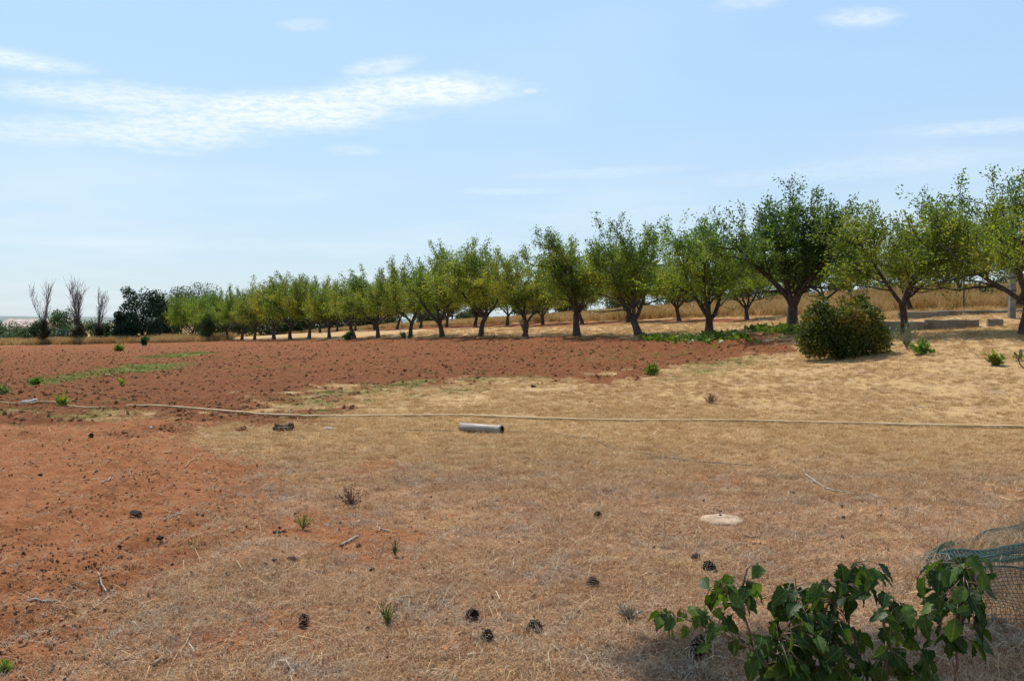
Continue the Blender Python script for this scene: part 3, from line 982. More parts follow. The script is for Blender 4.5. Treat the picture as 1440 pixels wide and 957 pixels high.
variants = [almond_mesh(100 + i, 4.6, 4.25, limbs=[3, 4, 4, 3, 5, 4][i], fork=[.8, .7, .95, .75, .85, .7][i], spread=[.68, .55, .6, .72, .64, .52][i],
                        nleaf=18500, shoots=[34, 40, 36, 30, 38, 44][i], top=1.5, lean=[.1, -.12, .05, -.05, .15, 0][i], name=f'almond_{i}') for i in range(6)]
hero = {
    0: almond_mesh(7, 5.0, 4.5, limbs=6, fork=.8, spread=.58, nleaf=30000, shoots=70, top=.9, name='tall_almond', trunk_r=.17, lean=-.08, hue=-.26),
    1: almond_mesh(21, 4.4, 4.4, limbs=4, fork=.62, spread=.64, nleaf=20000, shoots=26, name='almond_one', trunk_r=.14, lean=-.1),
    2: almond_mesh(33, 4.8, 4.8, limbs=4, fork=.72, spread=.72, nleaf=23000, shoots=32, name='almond_two', trunk_r=.14, lean=-.18),
    3: almond_mesh(45, 4.6, 4.3, limbs=4, fork=.95, spread=.6, nleaf=20000, shoots=34, name='almond_three', trunk_r=.14, lean=.0, hue=-.08),
    -1: almond_mesh(58, 4.2, 3.9, limbs=4, fork=.85, spread=.58, nleaf=15500, shoots=22, name='almond_right', trunk_r=.10, lean=-.15, hue=.02),
    -2: almond_mesh(64, 5.0, 5.4, limbs=5, fork=.9, spread=.72, nleaf=24000, shoots=34, top=1.1, name='almond_edge', trunk_r=.13, lean=.0),
}
# (px, top py, depth) of the front row, from the photograph
FR = [(1440, 226, 24.6), (1273, 269, 27.7), (1115, 252, 31), (997, 305, 34.3), (898, 307, 37.5), (811, 325, 40.8), (738, 352, 44), (676, 340, 47.3), (622, 346, 50.6), (577, 364, 53.8),
      (532, 374, 57), (498, 375, 60.3), (463, 390, 63.6), (434, 384, 66.9), (408, 386, 70), (385, 388, 73.4), (358, 402, 76.7), (340, 403, 80), (320, 405, 83), (300, 406, 86.4), (285, 408, 89.7), (271, 411, 93), (256, 414, 96.2)]
FRL = {-2: 'spreading almond tree with thin top branches, cut by the right edge of the view', -1: 'small light green almond tree just right of the round leafy bush',
       0: 'tallest and darkest almond tree with a dense upright crown, behind the round leafy bush', 1: 'almond tree forking low into three limbs, next left of the tallest dark tree',
       2: 'wide almond tree with a heavy trunk leaning left, fronted by green vines', 3: 'upright almond tree with a straight trunk, third to the left of the tallest dark tree',
       4: 'yellowish thin almond tree with dry twigs round its trunk, fourth left of the darkest'}
for i, (px, tp, Yd) in enumerate(FR):
    n = i - 2
    x0 = xpx(px, Yd); z0 = hz(x0, Yd)
    H = (zpx(tp, Yd) - z0) * 1.03
    if n in hero: parts, h0 = hero[n], {0: 5.0, 1: 4.4, 2: 4.8, 3: 4.6, -1: 4.2, -2: 5.0}[n]
    else: parts, h0 = variants[(n * 5 + n // 4) % 6], 4.6
    k = H / h0
    tint = {0: (1.0, 1.08, 1.05), 4: (1.45, 1.25, .95), -1: (1.2, 1.15, .9)}.get(n, (R.uniform(.95, 1.3), R.uniform(1.05, 1.25), R.uniform(.85, 1.05)))
    label = FRL.get(n, f'front row almond tree, {ORD[n - 1] if n > 0 else ""} to the left of the tallest dark tree')
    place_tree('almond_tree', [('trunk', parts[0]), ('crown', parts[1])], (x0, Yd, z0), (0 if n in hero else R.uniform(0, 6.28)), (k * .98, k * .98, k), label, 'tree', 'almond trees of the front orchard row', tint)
SR = [(1431, 34, 433), (1282, 36, 441), (1163, 39.8, 446), (1050, 43.3, 449), (955, 46.7, 451)] + [None] * 0
for m in range(4, 16):
    Xa, Ya = 16.0 - 2.19 * (m + .45), 35.5 + 3.26 * (m + .45)
    SR.append((720 + FPX * Xa / Ya, Ya, None))
for i, s in enumerate(SR):
    px, Yd = s[0], s[1]
    x0 = xpx(px, Yd); z0 = hz(x0, Yd)
    parts = variants[(i * 5 + 2) % 6]
    k = R.uniform(.78, .9)
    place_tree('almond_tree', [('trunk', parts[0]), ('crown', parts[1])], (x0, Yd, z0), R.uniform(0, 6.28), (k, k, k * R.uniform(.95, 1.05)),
               f'almond tree in the second orchard row, {ORD[i]} from its right end', 'tree', 'almond trees of the second orchard row',
               (R.uniform(1.0, 1.35), R.uniform(1.0, 1.2), R.uniform(.8, 1)))
for i in range(12):
    Xa, Ya = 23.0 - 2.19 * (i * 1.5 + 1), 40 + 3.26 * (i * 1.5 + 1)
    k = R.uniform(.6, .8)
    parts = variants[(i * 7 + 3) % 6]
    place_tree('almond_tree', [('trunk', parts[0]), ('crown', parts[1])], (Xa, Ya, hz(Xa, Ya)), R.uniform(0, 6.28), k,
               f'small rear almond tree in tall dry grass, {ORD[i]} from the right', 'tree', 'small almond trees of the rear row', (1.2, 1.15, .95))


def lobe_points(rng, lobes, n, shell=.4):
    vol = np.array([l[3] * l[4] * l[5] for l in lobes]) ** .75
    k = rng.choice(len(lobes), n, p=vol / vol.sum())
    Lb = np.array(lobes)[k]
    d = rng.normal(size=(n, 3)); d /= np.linalg.norm(d, axis=1, keepdims=True)
    r = rng.uniform(0, 1, (n, 1)) ** shell
    wob = .80 + .4 * fbm(d[:, 0] * 2 + k * 3.1, d[:, 1] * 2 + d[:, 2] * 2, .55, 3, 3)[:, None]
    return Lb[:, :3] + d * r * wob * Lb[:, 3:6], d, r[:, 0]


def cloud_mesh(seed, name, lobes, n, size, wid, mat, hue=0.5, zmin=.0, shell=.4, droop=.2):
    rng = np.random.default_rng(seed)
    P, d, r = lobe_points(rng, lobes, n, shell)
    ok = P[:, 2] > zmin
    P, d, r = P[ok], d[ok], r[ok]
    Q = leaf_quads(rng, P, d, size, wid, droop)
    sh = hue + (fbm(P[:, 0] * 1 + P[:, 2], P[:, 1] + P[:, 2] * .7, size * 5, seed, 2) - .5) * .9 + rng.normal(0, .17, len(P))
    return quads_mesh(name, Q, mat, np.clip(sh, 0, 1))


def stems_mesh(seed, name, h, w, n, r, mat, up=.1, seg=6, sides=4):
    rng = np.random.default_rng(seed); g = Geo()
    for i in range(n):
        a = rng.uniform(0, 2 * PI); sp_ = rng.uniform(.1, 1)
        d = np.array([math.cos(a) * w * sp_, math.sin(a) * w * sp_, h * .8])
        p, _ = wander(rng, np.array([math.cos(a) * w * .06, math.sin(a) * w * .06, -.05]), d, h * rng.uniform(.75, 1.0), seg, up * .3, .09)
        g.tube(p, np.linspace(r, r * .35, len(p)), sides)
    return g.mesh(name, mat, True)


def rand_lobes(seed, h, w, n, r, z0=0.15, peak=.5):
    rng = np.random.default_rng(seed); L = [(0, 0, h * .48, w * .33, w * .33, h * .38)]
    for i in range(n):
        a = rng.uniform(0, 2 * PI); t = rng.uniform(z0, 1.0)
        rad = w / 2 * math.sin(PI * min(1, max(.06, t ** peak * .9 + .05))) ** .6 if peak else w / 2
        q = rng.uniform(.55, .95)
        L.append((math.cos(a) * rad * q, math.sin(a) * rad * q, h * t * .93, r * rng.uniform(.6, 1.2), r * rng.uniform(.6, 1.2), r * rng.uniform(.5, 1.0)))
    return L


def bush(name, seed, px, py, Yd, wpx, hpx, mat, label, cat, n=4000, leaf=.14, wid=.5, tint=(1, 1, 1), group=None, hue=.5, lobes=12, lr=.22, trunk=True, peak=.5, bark='bark'):
    x0 = xpx(px, Yd); z0 = hz(x0, Yd) if py is None else zpx(py, Yd)
    z0 = min(z0, hz(x0, Yd)) if py is not None else z0
    w_, h_ = wpx * Yd / FPX, hpx * Yd / FPX
    L = rand_lobes(seed, h_, w_, lobes, lr * max(w_, h_), peak=peak)
    parts = []
    if trunk: parts.append(('trunk', stems_mesh(seed, name + '_stems', h_ * .8, w_ * .3, 5, .035 * h_, M[bark])))
    parts.append(('crown', cloud_mesh(seed, name + '_crown', L, n, leaf, wid, M[mat], hue)))
    return place_tree(name, parts, (x0, Yd, hz(x0, Yd)), 0, 1, label, cat, group, tint)


# round leafy bush on the yard's edge
x0, Yd = xpx(1184, 24), 24.0
z0 = hz(x0, Yd)
rb = np.random.default_rng(14)
Lb = [(a_ * .95 * math.cos(b_), .6 * math.sin(b_), .35 + 1.0 * c_ * (.62 + .5 * abs(math.cos(b_)) - .55 * (a_ * abs(math.cos(b_))) ** 3), .16 + .12 * rb.random(), .2, .2 + .12 * rb.random()) for a_, b_, c_ in [(rb.uniform(.5, 1.12), rb.uniform(0, 6.28), rb.uniform(0, 1.15)) for _ in range(38)]] + [(-.58, 0, .72, .55, .65, .70), (.42, .1, .75, .58, .7, .66), (.70, -.05, .58, .45, .55, .52), (-.75, -.1, .45, .45, .55, .45), (.0, -.3, .5, .8, .5, .5), (-.55, 0, 1.12, .34, .4, .34),
      (.45, .0, 1.15, .36, .4, .34), (.95, 0, .38, .3, .4, .36), (.62, .1, 1.05, .3, .3, .3)]
place_tree('leafy_bush', [('stems', stems_mesh(3, 'bush_stems', 1.3, .9, 26, .022, M['bark'])), ('crown', cloud_mesh(12, 'bush_crown', Lb, 19000, .085, .6, M['leaf_shrub'], .50, shell=.36))],
           (x0, Yd, z0), 0, 1, 'round dense bush with yellow tipped leaves standing on dry grass beside the ploughed soil', 'bush', None)

# two dark evergreens and brush at the end of the orchard
def evergreen(px, Yd, wpx, hpx, seed, label, pk=.6):
    w_, h_ = wpx * Yd / FPX, hpx * Yd / FPX
    rng = np.random.default_rng(seed)
    L = [(0, 0, h_ * .5, w_ * .36, w_ * .36, h_ * .42)]
    for i in range(34):
        a = rng.uniform(0, 2 * PI); t = rng.uniform(.08, 1)
        rad = w_ / 2 * (.95 - .45 * abs(t - .5)) * rng.uniform(.6, 1.02)
        r = w_ * rng.uniform(.08, .17)
        L.append((math.cos(a) * rad, math.sin(a) * rad, h_ * t * .95, r * 1.2, r * 1.2, r * .8))
    x0 = xpx(px, Yd)
    place_tree('evergreen_tree', [('trunk', stems_mesh(seed, 'evergreen_stem', h_ * .85, w_ * .12, 3, .10, M['bark'])), ('crown', cloud_mesh(seed, 'evergreen_crown', L, 9000, .22, .42, M['leaf_dark'], .4))],
               (x0, Yd, hz(x0, Yd)), 0, 1, label, 'tree', None)


evergreen(200, 86, 62, 79, 71, 'tall dark blue green evergreen tree at the left end of the orchard')
evergreen(177, 83.5, 36, 42, 72, 'low dark evergreen leaning against the left foot of the tall evergreen')
bush('orchard_end_tree', 81, 228, None, 97, 34, 62, 'leaf_far', 'dark bushy tree between the tall evergreen and the last almond', 'tree', 6000, .22, tint=(.5, .65, .6))
bush('orchard_end_tree', 82, 248, None, 108, 44, 74, 'leaf_far', 'mid green broad tree behind the last almond trees on the left', 'tree', 6500, .2, tint=(.8, .9, .8))
bush('orchard_end_tree', 83, 285, None, 112, 50, 78, 'leaf_far', 'broad green tree rising behind the far almonds of the front row', 'tree', 6500, .2, tint=(.8, .95, .9))
bush('young_green_tree', 84, 294, None, 81, 20, 34, 'leaf_green', 'small fresh green tree reaching to the ground in front of the far almonds', 'tree', 2600, .13, tint=(.55, .62, .8), hue=.3)


def dead_tree(px, Yd, h, w_, seed, label, n_main, lean=0.0):
    rng = np.random.default_rng(seed); g = Geo()
    p, d = wander(rng, np.array([0, 0, -.1]), np.array([lean, 0, 1.0]), h * .22, 3, 0, .05)
    g.tube(p, np.linspace(.14, .09, len(p)), 7)
    for i in range(n_main):
        a = 2 * PI * i / n_main + rng.uniform(-.4, .4)
        inc = w_ * rng.uniform(.4, 1.0)
        L, dd = wander(rng, p[-1], np.array([math.cos(a) * inc + lean, math.sin(a) * inc, 1.0]), h * rng.uniform(.55, .8), 8, .06, .07)
        g.tube(L, np.linspace(.045, .010, len(L)), 5)
        for k in range(18):
            j = rng.integers(1, 8)
            bd = perp_dir(rng, dd, rng.uniform(.15, .5)); bd[2] = abs(bd[2]) + .4
            B, bd2 = wander(rng, L[j], bd, h * rng.uniform(.14, .34), 5, .10, .10)
            g.tube(B, np.linspace(.018, .006, len(B)), 3)
            for q in range(3):
                T_, _ = wander(rng, B[rng.integers(1, 5)], perp_dir(rng, bd2, .45), h * rng.uniform(.06, .14), 3, .1, .1)
                g.tube(T_, np.linspace(.010, .005, len(T_)), 3)
    x0 = xpx(px, Yd)
    Lf = rand_lobes(seed, h * .42, w_ * h * .9, 8, h * .07)
    place_tree('dead_tree', [('trunk', g.mesh('dead_trunk', M['grey_bark'], True)),
                             ('foliage', cloud_mesh(seed, 'ivy', Lf, 1800, .16, .5, M['leaf_brown'], .45, zmin=.5, shell=.5))], (x0, Yd, hz(x0, Yd)), 0, 1, label, 'tree', 'bare dead trees on the left', (.8, 1.1, .7))


dead_tree(62, 81, 5.15, .11, 91, 'leftmost bare grey tree with two thin upright stems on the field margin', 4, -.03)
dead_tree(112, 82, 5.2, .24, 92, 'middle bare tree with the widest fan of thin grey branches', 8)
dead_tree(138, 84, 4.5, .17, 93, 'rightmost bare tree, sparse and thin, next to the dark evergreens', 4, .02)
g = Geo()

for k, (px, Yd, wp, hp, mt, lab, nn, tint) in enumerate([
        (8, 190, 60, 24, 'leaf_far', 'dark green trees at the left edge in front of the far shed', 3000, (.9, 1, .9)),
        (22, 140, 40, 15, 'leaf_far', 'low rounded shrub on the left under the far shed', 1800, (.7, .9, 1)),
        (48, 120, 50, 24, 'leaf_far', 'wide low scrub left of the leftmost bare tree', 2600, (.7, .8, .8)),
        (38, 84, 14, 16, 'leaf_green', 'small fresh green sapling left of the leftmost bare tree', 900, (.4, .5, .9)),
        (56, 86, 28, 32, 'leaf_dark', 'dark shrub wrapped round the foot of the leftmost bare tree', 2600, (2.0, 1.7, 1.2)),
        (88, 150, 50, 40, 'leaf_far', 'rounded bright green tree between the two left bare trees', 4500, (.8, 1.15, .8)),
        (90, 95, 34, 18, 'leaf_dark', 'low dark shrub in the grass between the two left bare trees', 1800, (2.4, 2.4, 2.8)),
        (112, 84, 24, 24, 'leaf_brown', 'brownish shrub round the foot of the middle bare tree', 2000, (1.0, 1.0, .9)),
        (128, 130, 34, 26, 'leaf_far', 'olive green shrub behind the middle bare tree', 2200, (1.0, 1.0, .9)),
        (142, 92, 34, 28, 'leaf_far', 'grey green shrub round the rightmost bare tree', 2600, (.6, .7, .7)),
        (150, 82.5, 12, 14, 'leaf_dark', 'small dark ball shaped bush at the field edge beside the evergreens', 900, (1.3, 1.5, 1.3)),
        (160, 150, 40, 24, 'leaf_far', 'hazy green tree left of the evergreens', 2400, (.8, .9, 1.0))]):
    bush('far_bush', 200 + k, px, None, Yd, wp, hp, mt, lab, 'bush', nn, .0019 * Yd, .55, tint, 'shrubs beyond the left end of the field', trunk=False, lobes=9)

# scrub seen between the trunks, beyond the dry grass
for k, (px, Yd, wp, hp) in enumerate([(295, 108, 66, 34), (330, 105, 66, 32), (365, 102, 70, 34), (400, 100, 70, 32), (435, 98, 70, 32), (470, 97, 70, 34), (510, 98, 70, 30), (545, 118, 70, 20), (610, 112, 60, 22), (660, 100, 50, 18), (740, 96, 60, 26), (800, 98, 60, 20), (880, 92, 60, 24), (960, 90, 70, 26), (1035, 88, 60, 20), (1110, 88, 60, 26), (1180, 86, 50, 24), (1240, 90, 70, 22), (1330, 88, 70, 18), (1420, 86, 80, 24)]):
    bush('scrub_bush', 240 + k, px, None, Yd, wp, hp, 'leaf_far', f'dark scrub beyond the dry grass behind the orchard, {ORD[k]} from the left', 'bush', 4200, .26, .55,
         (.75, .8, .85), 'scrub behind the orchard', trunk=False, lobes=9, lr=.2)

# two far farm buildings
def shed(px, Yd, w_, d_, wall_h, roof_h, zb, label, rz=.2, nwin=4):
    x0 = xpx(px, Yd)
    e = empty('farm_building', (x0, Yd, zb), label, 'building', None, rz)
    g = Geo(); g.box((0, 0, wall_h / 2 - .5), (w_, d_, wall_h + 1))
    link('wall', g.mesh('shed_wall', M['plaster']), e)
    g = Geo()
    o_ = .5
    V = [(-w_ / 2 - o_, -d_ / 2 - o_, wall_h + .03), (w_ / 2 + o_, -d_ / 2 - o_, wall_h + .03), (w_ / 2 + o_, d_ / 2 + o_, wall_h + .03), (-w_ / 2 - o_, d_ / 2 + o_, wall_h + .03),
         (-w_ / 2 - o_, 0, wall_h + roof_h), (w_ / 2 + o_, 0, wall_h + roof_h)]
    g.add(V, [(0, 1, 5, 4), (2, 3, 4, 5), (0, 4, 3), (1, 2, 5), (0, 3, 2, 1)])
    link('roof', g.mesh('shed_roof', M['roofm']), e)
    me = None
    for i in range(nwin):
        if me is None:
            g = Geo(); g.box((0, 0, 0), (1.1, .12, 1.1)); me = g.mesh('shed_window', M['glass'])
        link('window', me, e, (-w_ / 2 + w_ * (i + .5) / nwin, -d_ / 2 - .03, wall_h * .55))


shed(42, 300, 12.5, 14, 2.6, 2.4, zpx(470, 300), 'long pale shed with a pinkish tiled roof on the far left horizon', .1)
shed(84, 360, 12, 9, 2.2, 1.6, zpx(462, 360), 'smaller pinkish farm house behind the leftmost bare tree', -.2, 3)

# ------------------------------------------------------------------ low walls and posts on the right
def wall(pts, h, th, name, label, mat, rng):
    """weathered concrete kerb wall, one cast block after another"""
    a, b = np.array(pts[0]), np.array(pts[1])
    L = np.linalg.norm((b - a)[:2]); n = max(1, int(L / 1.25))
    ang = math.atan2(b[1] - a[1], b[0] - a[0])
    e = empty(name, tuple(a), label, 'wall', 'low concrete terrace walls')
    for i in range(n):
        t = (i + .5) / n
        c = (b - a) * t
        g = Geo()
        hh = h * rng.uniform(.94, 1.04); w_ = L / n - .012
        N = 6
        prof = []
        for s in range(N + 1):
            u = -w_ / 2 + w_ * s / N
            dz = rng.normal(0, .008)
            prof.append([(u, -th / 2 + rng.normal(0, .006), -.45), (u, -th / 2 + rng.normal(0, .006), hh - .02 + dz), (u, -th / 2 + .02, hh + dz), (u, th / 2 - .02, hh + dz), (u, th / 2, hh - .02), (u, th / 2, -.45)])
        V = np.array(prof).reshape(-1, 3)
        F = [(s * 6 + k, (s + 1) * 6 + k, (s + 1) * 6 + (k + 1) % 6, s * 6 + (k + 1) % 6) for s in range(N) for k in range(6)]
        F += [tuple(range(6))[::-1], tuple(N * 6 + k for k in range(6))]
        c0, s0 = math.cos(ang), math.sin(ang)
        V = V @ np.array([[c0, s0, 0], [-s0, c0, 0], [0, 0, 1]]) + c
        g.add(V, F)
        link('block', g.mesh('wall_block', M[mat]), e)
    return e


rngw = np.random.default_rng(2)
def wp_(px, py, Yd): return (xpx(px, Yd), Yd, zpx(py, Yd))
wall((wp_(1225, 466, 29.3), wp_(1376, 463, 28.6)), .31, .2, 'low_wall', 'lower concrete kerb wall behind the small light green almond', 'concrete_dark', rngw)
wall((wp_(1388, 460, 28.5), wp_(1410, 459, 28.4)), .24, .2, 'low_wall', 'short broken end of the lower concrete wall left of the grey post', 'concrete_dark', rngw)
wall((wp_(1262, 449, 31.8), wp_(1600, 443, 30.6)), .26, .2, 'low_wall', 'upper concrete kerb wall running behind the grey post', 'concrete_dark', rngw)

b0 = np.array(wp_(1422.5, 450, 29.8))
g = Geo()
for (zz0, zz1) in ((-.4, 2.02),):
    prof = []
    for zq in np.linspace(zz0, zz1, 7):
        for cx, cy in ((-1, -1), (1, -1), (1, 1), (-1, 1)):
            prof.append((cx * .095 + rngw.normal(0, .004), cy * .08, zq))
    F = [(k * 4 + j, k * 4 + (j + 1) % 4, (k + 1) * 4 + (j + 1) % 4, (k + 1) * 4 + j) for k in range(6) for j in range(4)] + [(3, 2, 1, 0), (24, 25, 26, 27)]
    g.add(prof, F)
e = empty('concrete_post', tuple(b0), 'square grey concrete post standing against the upper low wall', 'post', None)
link('shaft', g.mesh('post_shaft', M['postgrey']), e)
g = Geo(); g.box((0, 0, .95), (.215, .185, .05)); me = g.mesh('post_band', M['steel'])
link('band', me, e); link('band', me, e, (0, 0, .42))

for (px, pyb, pyt, Yd, lab) in ((1355, 429, 356, 34, 'thin dark iron fence post left of the concrete post'), (1196, 432, 375, 42, 'thin faint fence post behind the round bush')):
    b_ = np.array(wp_(px, pyb, Yd)); h_ = (pyb - pyt) * Yd / FPX
    g = Geo()
    g.box((0, 0, h_ / 2 - .2), (.055, .012, h_ + .4)); g.box((0, .027, h_ / 2 - .2), (.012, .045, h_ + .4))
    for q in range(4): g.box((0, -.012, h_ * (.3 + .2 * q)), (.03, .02, .02))
    tag(link('iron_post', g.mesh('iron_post', M['steel']), None, tuple(b_)), lab, 'post', 'thin iron fence posts')

# ------------------------------------------------------------------ things on the ground
def ground_path(pix, lift, jitter=0.0, seed=0, sub=6):
    r_ = np.random.default_rng(seed)
    P = np.array([at(*p) for p in pix])
    Q = []
    for i in range(len(P) - 1):
        p0, p1, p2, p3 = P[max(i - 1, 0)], P[i], P[i + 1], P[min(i + 2, len(P) - 1)]
        for s in range(sub):
            t = s / sub
            q = .5 * ((2 * p1) + (-p0 + p2) * t + (2 * p0 - 5 * p1 + 4 * p2 - p3) * t * t + (-p0 + 3 * p1 - 3 * p2 + p3) * t ** 3)
            Q.append(q)
    Q.append(P[-1]); Q = np.array(Q)
    red, gr, wd, fm, sm = masks(Q[:, 0], Q[:, 1])
    Q[:, 2] = height(Q[:, 0], Q[:, 1]) + np.maximum(micro(Q[:, 0], Q[:, 1], fm, sm), -.004) + lift
    if len(Q) > 40: Q[:, 2] = np.convolve(np.pad(Q[:, 2], 4, mode='edge'), np.ones(9) / 9, 'valid') + .008
    Q[:, 2] += r_.normal(0, jitter, len(Q))
    return Q


def centred(name, pts, rad, n, mat, label, cat, group=None, kindname=None):
    c = pts[0].copy()
    g = Geo(); g.tube(pts - c, rad, n)
    return tag(link(name, g.mesh(name, M[mat], True), None, tuple(c)), label, cat, group)


hp_ = ground_path([(178, 573.5), (225, 574), (270, 576.5), (320, 581), (360, 584), (420, 586.5), (470, 587), (540, 586), (600, 586), (650, 585.5), (690, 587), (740, 589.5), (820, 592), (900, 593), (980, 593.5), (1050, 594), (1120, 596), (1200, 598), (1300, 600), (1440, 602.5), (1620, 606)], .020, .003, 1)
rr_ = np.interp(np.arange(len(hp_)), [0, 20, 50, len(hp_)], [.016, .020, .020, .026])
centred('hose', hp_, rr_, 8, 'hose', 'long tan irrigation hose lying across the whole yard from left to right', 'hose')
centred('hose_end', ground_path([(-90, 565), (-30, 566.5), (30, 567.5), (75, 567.5), (95, 571), (120, 573.5), (150, 573.5)], .02, .004, 3), .016, 6, 'hose', 'thin half buried pale hose end lying on the red field at left', 'hose')
centred('pale_pipe', ground_path([(31, 567.5), (52, 567)], .035, 0, 3, 2), .034, 8, 'white', 'short pale pipe piece lying on the red field at the far left', 'pipe')
centred('black_cable', ground_path([(560, 606), (640, 606.5), (745, 609), (790, 612), (840, 622), (860, 631), (915, 641), (960, 648), (1010, 653), (1060, 657)], .010, .004, 4), .008, 5, 'cable', 'thin dark cable half hidden in the dry grass right of the pipe', 'cable')
centred('dry_branch', ground_path([(1130, 664), (1140, 676), (1165, 690), (1195, 697), (1248, 704)], .02, .006, 6), np.linspace(.011, .005, 25), 5, 'stick', 'thin grey fallen branch on the dry grass at right', 'branch')

# grey pipe
a, b = at(648, 606.5), at(706, 610.5)
d = (b - a); Lp = np.linalg.norm(d); d /= Lp
e = empty('plastic_pipe', tuple(a + np.array([0, 0, .066])), 'short wide grey plastic pipe lying on dry grass just below the hose', 'pipe')
g = Geo()
n = 28; ro, ri = .066, .058
s = np.cross(d, [0, 0, 1]); s /= np.linalg.norm(s); u = np.cross(s, d)
ang = np.arange(n) * 2 * PI / n
rows = []
for (t, r_) in ((0, ri), (0, ro), (Lp * .5, ro), (Lp - .06, ro), (Lp - .055, ro + .004), (Lp, ro + .004), (Lp, ri)):
    rows.append(d * t + r_ * (np.outer(np.cos(ang), s) + np.outer(np.sin(ang), u)))
F = [(i * n + j, i * n + (j + 1) % n, (i + 1) * n + (j + 1) % n, (i + 1) * n + j) for i in range(len(rows) - 1) for j in range(n)]
g.add(np.concatenate(rows), F)
link('pipe_wall', g.mesh('pipe_wall', M['pipe'], True), e)
g = Geo()
V = np.concatenate([d * t + ri * .985 * (np.outer(np.cos(ang), s) + np.outer(np.sin(ang), u)) for t in (0.002, Lp - .002)])
g.add(V, [(j, n + j, n + (j + 1) % n, (j + 1) % n) for j in range(n)])
link('pipe_bore', g.mesh('pipe_bore', M['pipe_in'], True), e)


def lump(name, px, py, wpx, hpx, mat, label, cat, seed, group=None, elong=1.0, upright=False):
    p = at(px, py); Yd = p[1]
    w_, h_ = wpx * Yd / FPX, hpx * Yd / FPX
    me = clod_mesh(np.random.default_rng(seed), name, M[mat])
    o = link(name, me, None, (p[0], p[1], p[2] + h_ * .32))
    o.scale = (w_ * .95, w_ * elong * .8, h_ * 1.2)
    o.rotation_euler = (0, .1, (seed * 1.7) % 6 * .2)
    return tag(o, label, cat, group)


# charred log: a gnarled bark piece with a rotted hollow
p = at(400, 606)
rg = np.random.default_rng(8); g = Geo()
for k in range(3):
    q, _ = wander(rg, np.array([-.17 + .04 * k, .02 * k, .045 + .02 * (k % 2)]), np.array([1, .1 * k - .1, .05]), .30 - .04 * k, 8, 0, .10)
    g.tube(q, .045 * rg.uniform(.6, 1.2, len(q)), 8)
for k in range(7):
    q, _ = wander(rg, np.array([rg.uniform(-.15, .15), 0, .06]), rg.normal(size=3) + np.array([0, 0, 1.2]), .07, 3, 0, .3)
    g.tube(q, np.linspace(.02, .008, len(q)), 5)
tag(link('rotten_log', g.mesh('rotten_log', simple('rotten_wood', (.05, .03, .018), (.15, .095, .06), 25, .95, .8)), None, tuple(p)), 'short dark rotten log on the edge of the dry grass, left of the pipe', 'log')

tag(lump('bark_chunk', 128, 619, 8, 14, 'darkwood', 'small upright dark bark chunk on the red soil at upper left', 'wood', 3), None)
tag(lump('bark_chunk', 190, 724, 18, 9, 'darkwood', 'dark wood chunk lying alone on the smooth red soil', 'wood', 5), None)
lump('white_scrap', 463, 603.5, 22, 4, 'white', 'crumpled whitish scrap on the grass between log and pipe', 'litter', 6)
lump('pale_stone', 213, 604, 8, 6, 'white', 'small black and white stone on red soil below the hose', 'stone', 7)
lump('white_flower_scrap', 1012, 851, 16, 10, 'white', 'bright white scrap glimpsed behind the leftmost sapling leaves', 'litter', 8)
lump('white_chip', 524, 642, 4, 3, 'white', 'tiny white chip on the dry grass left of the pipe', 'litter', 9)
for k, (px, py, w1, h1, lab) in enumerate([
        (57, 669, 9, 5, 'small dark stone on the red soil at far left'), (225, 758, 13, 7, 'flat dark lump on red soil below the dark wood chunk'),
        (168, 769, 7, 5, 'tiny dark lump on the red soil, left of the flat lump'), (372, 795, 11, 6, 'leftmost of the four small black droppings lying together'), (386, 789, 10, 6, 'topmost of the four small black droppings lying together'),
        (391, 794, 10, 5, 'small black dropping touching the topmost one'), (412, 788, 18, 8, 'widest dark brown lump beside the black droppings'),
        (504, 769, 10, 6, 'small dark lump right of the short grey stick'), (319, 810, 12, 8, 'dark lump in thin straw left of the pointed pine cone'), (454, 807, 8, 6, 'lone small brown lump above the pointed pine cone'),
        (390, 752, 17, 10, 'dark bristly lump above the group of droppings'), (523, 803, 12, 8, 'dark tattered lump between the two green weed tufts'), (518, 886, 9, 8, 'small round black lump left of the round pine cone'),
        (466, 851, 8, 5, 'small dark lump right above the pointed pine cone'), (1186, 729, 9, 7, 'small black lump right of the pale round slab'), (1184, 713, 6, 5, 'tiny dark lump just above the black lump right of the slab'),
        (1115, 696, 10, 7, 'dark brown lump beyond the pale slab near the fallen branch'), (1211, 692, 6, 4, 'tiny dark pebble at the end of the fallen branch'),
        (1330, 668, 12, 5, 'black flake on grey dry grass at the right, left of its pair'), (1345, 669, 9, 5, 'black flake on grey dry grass at the right, right of its pair'),
        (750, 545, 10, 6, 'reddish clod on weedy ground right of centre'), (1161, 667, 7, 5, 'small brown lump above the fallen branch'), (990, 705, 7, 5, 'little dark tuft lump beyond the slab'), (612, 664, 6, 4, 'tiny pebble below the grey pipe'), (242, 794, 7, 4, 'tiny dark clod left of the dark lump in thin straw')]):
    lump('dark_lump', px, py, w1, h1, 'dung' if k not in (1, 20, 21) else 'darkwood', lab, 'lump', 20 + k, 'small dark lumps and droppings on the yard', elong=.8)

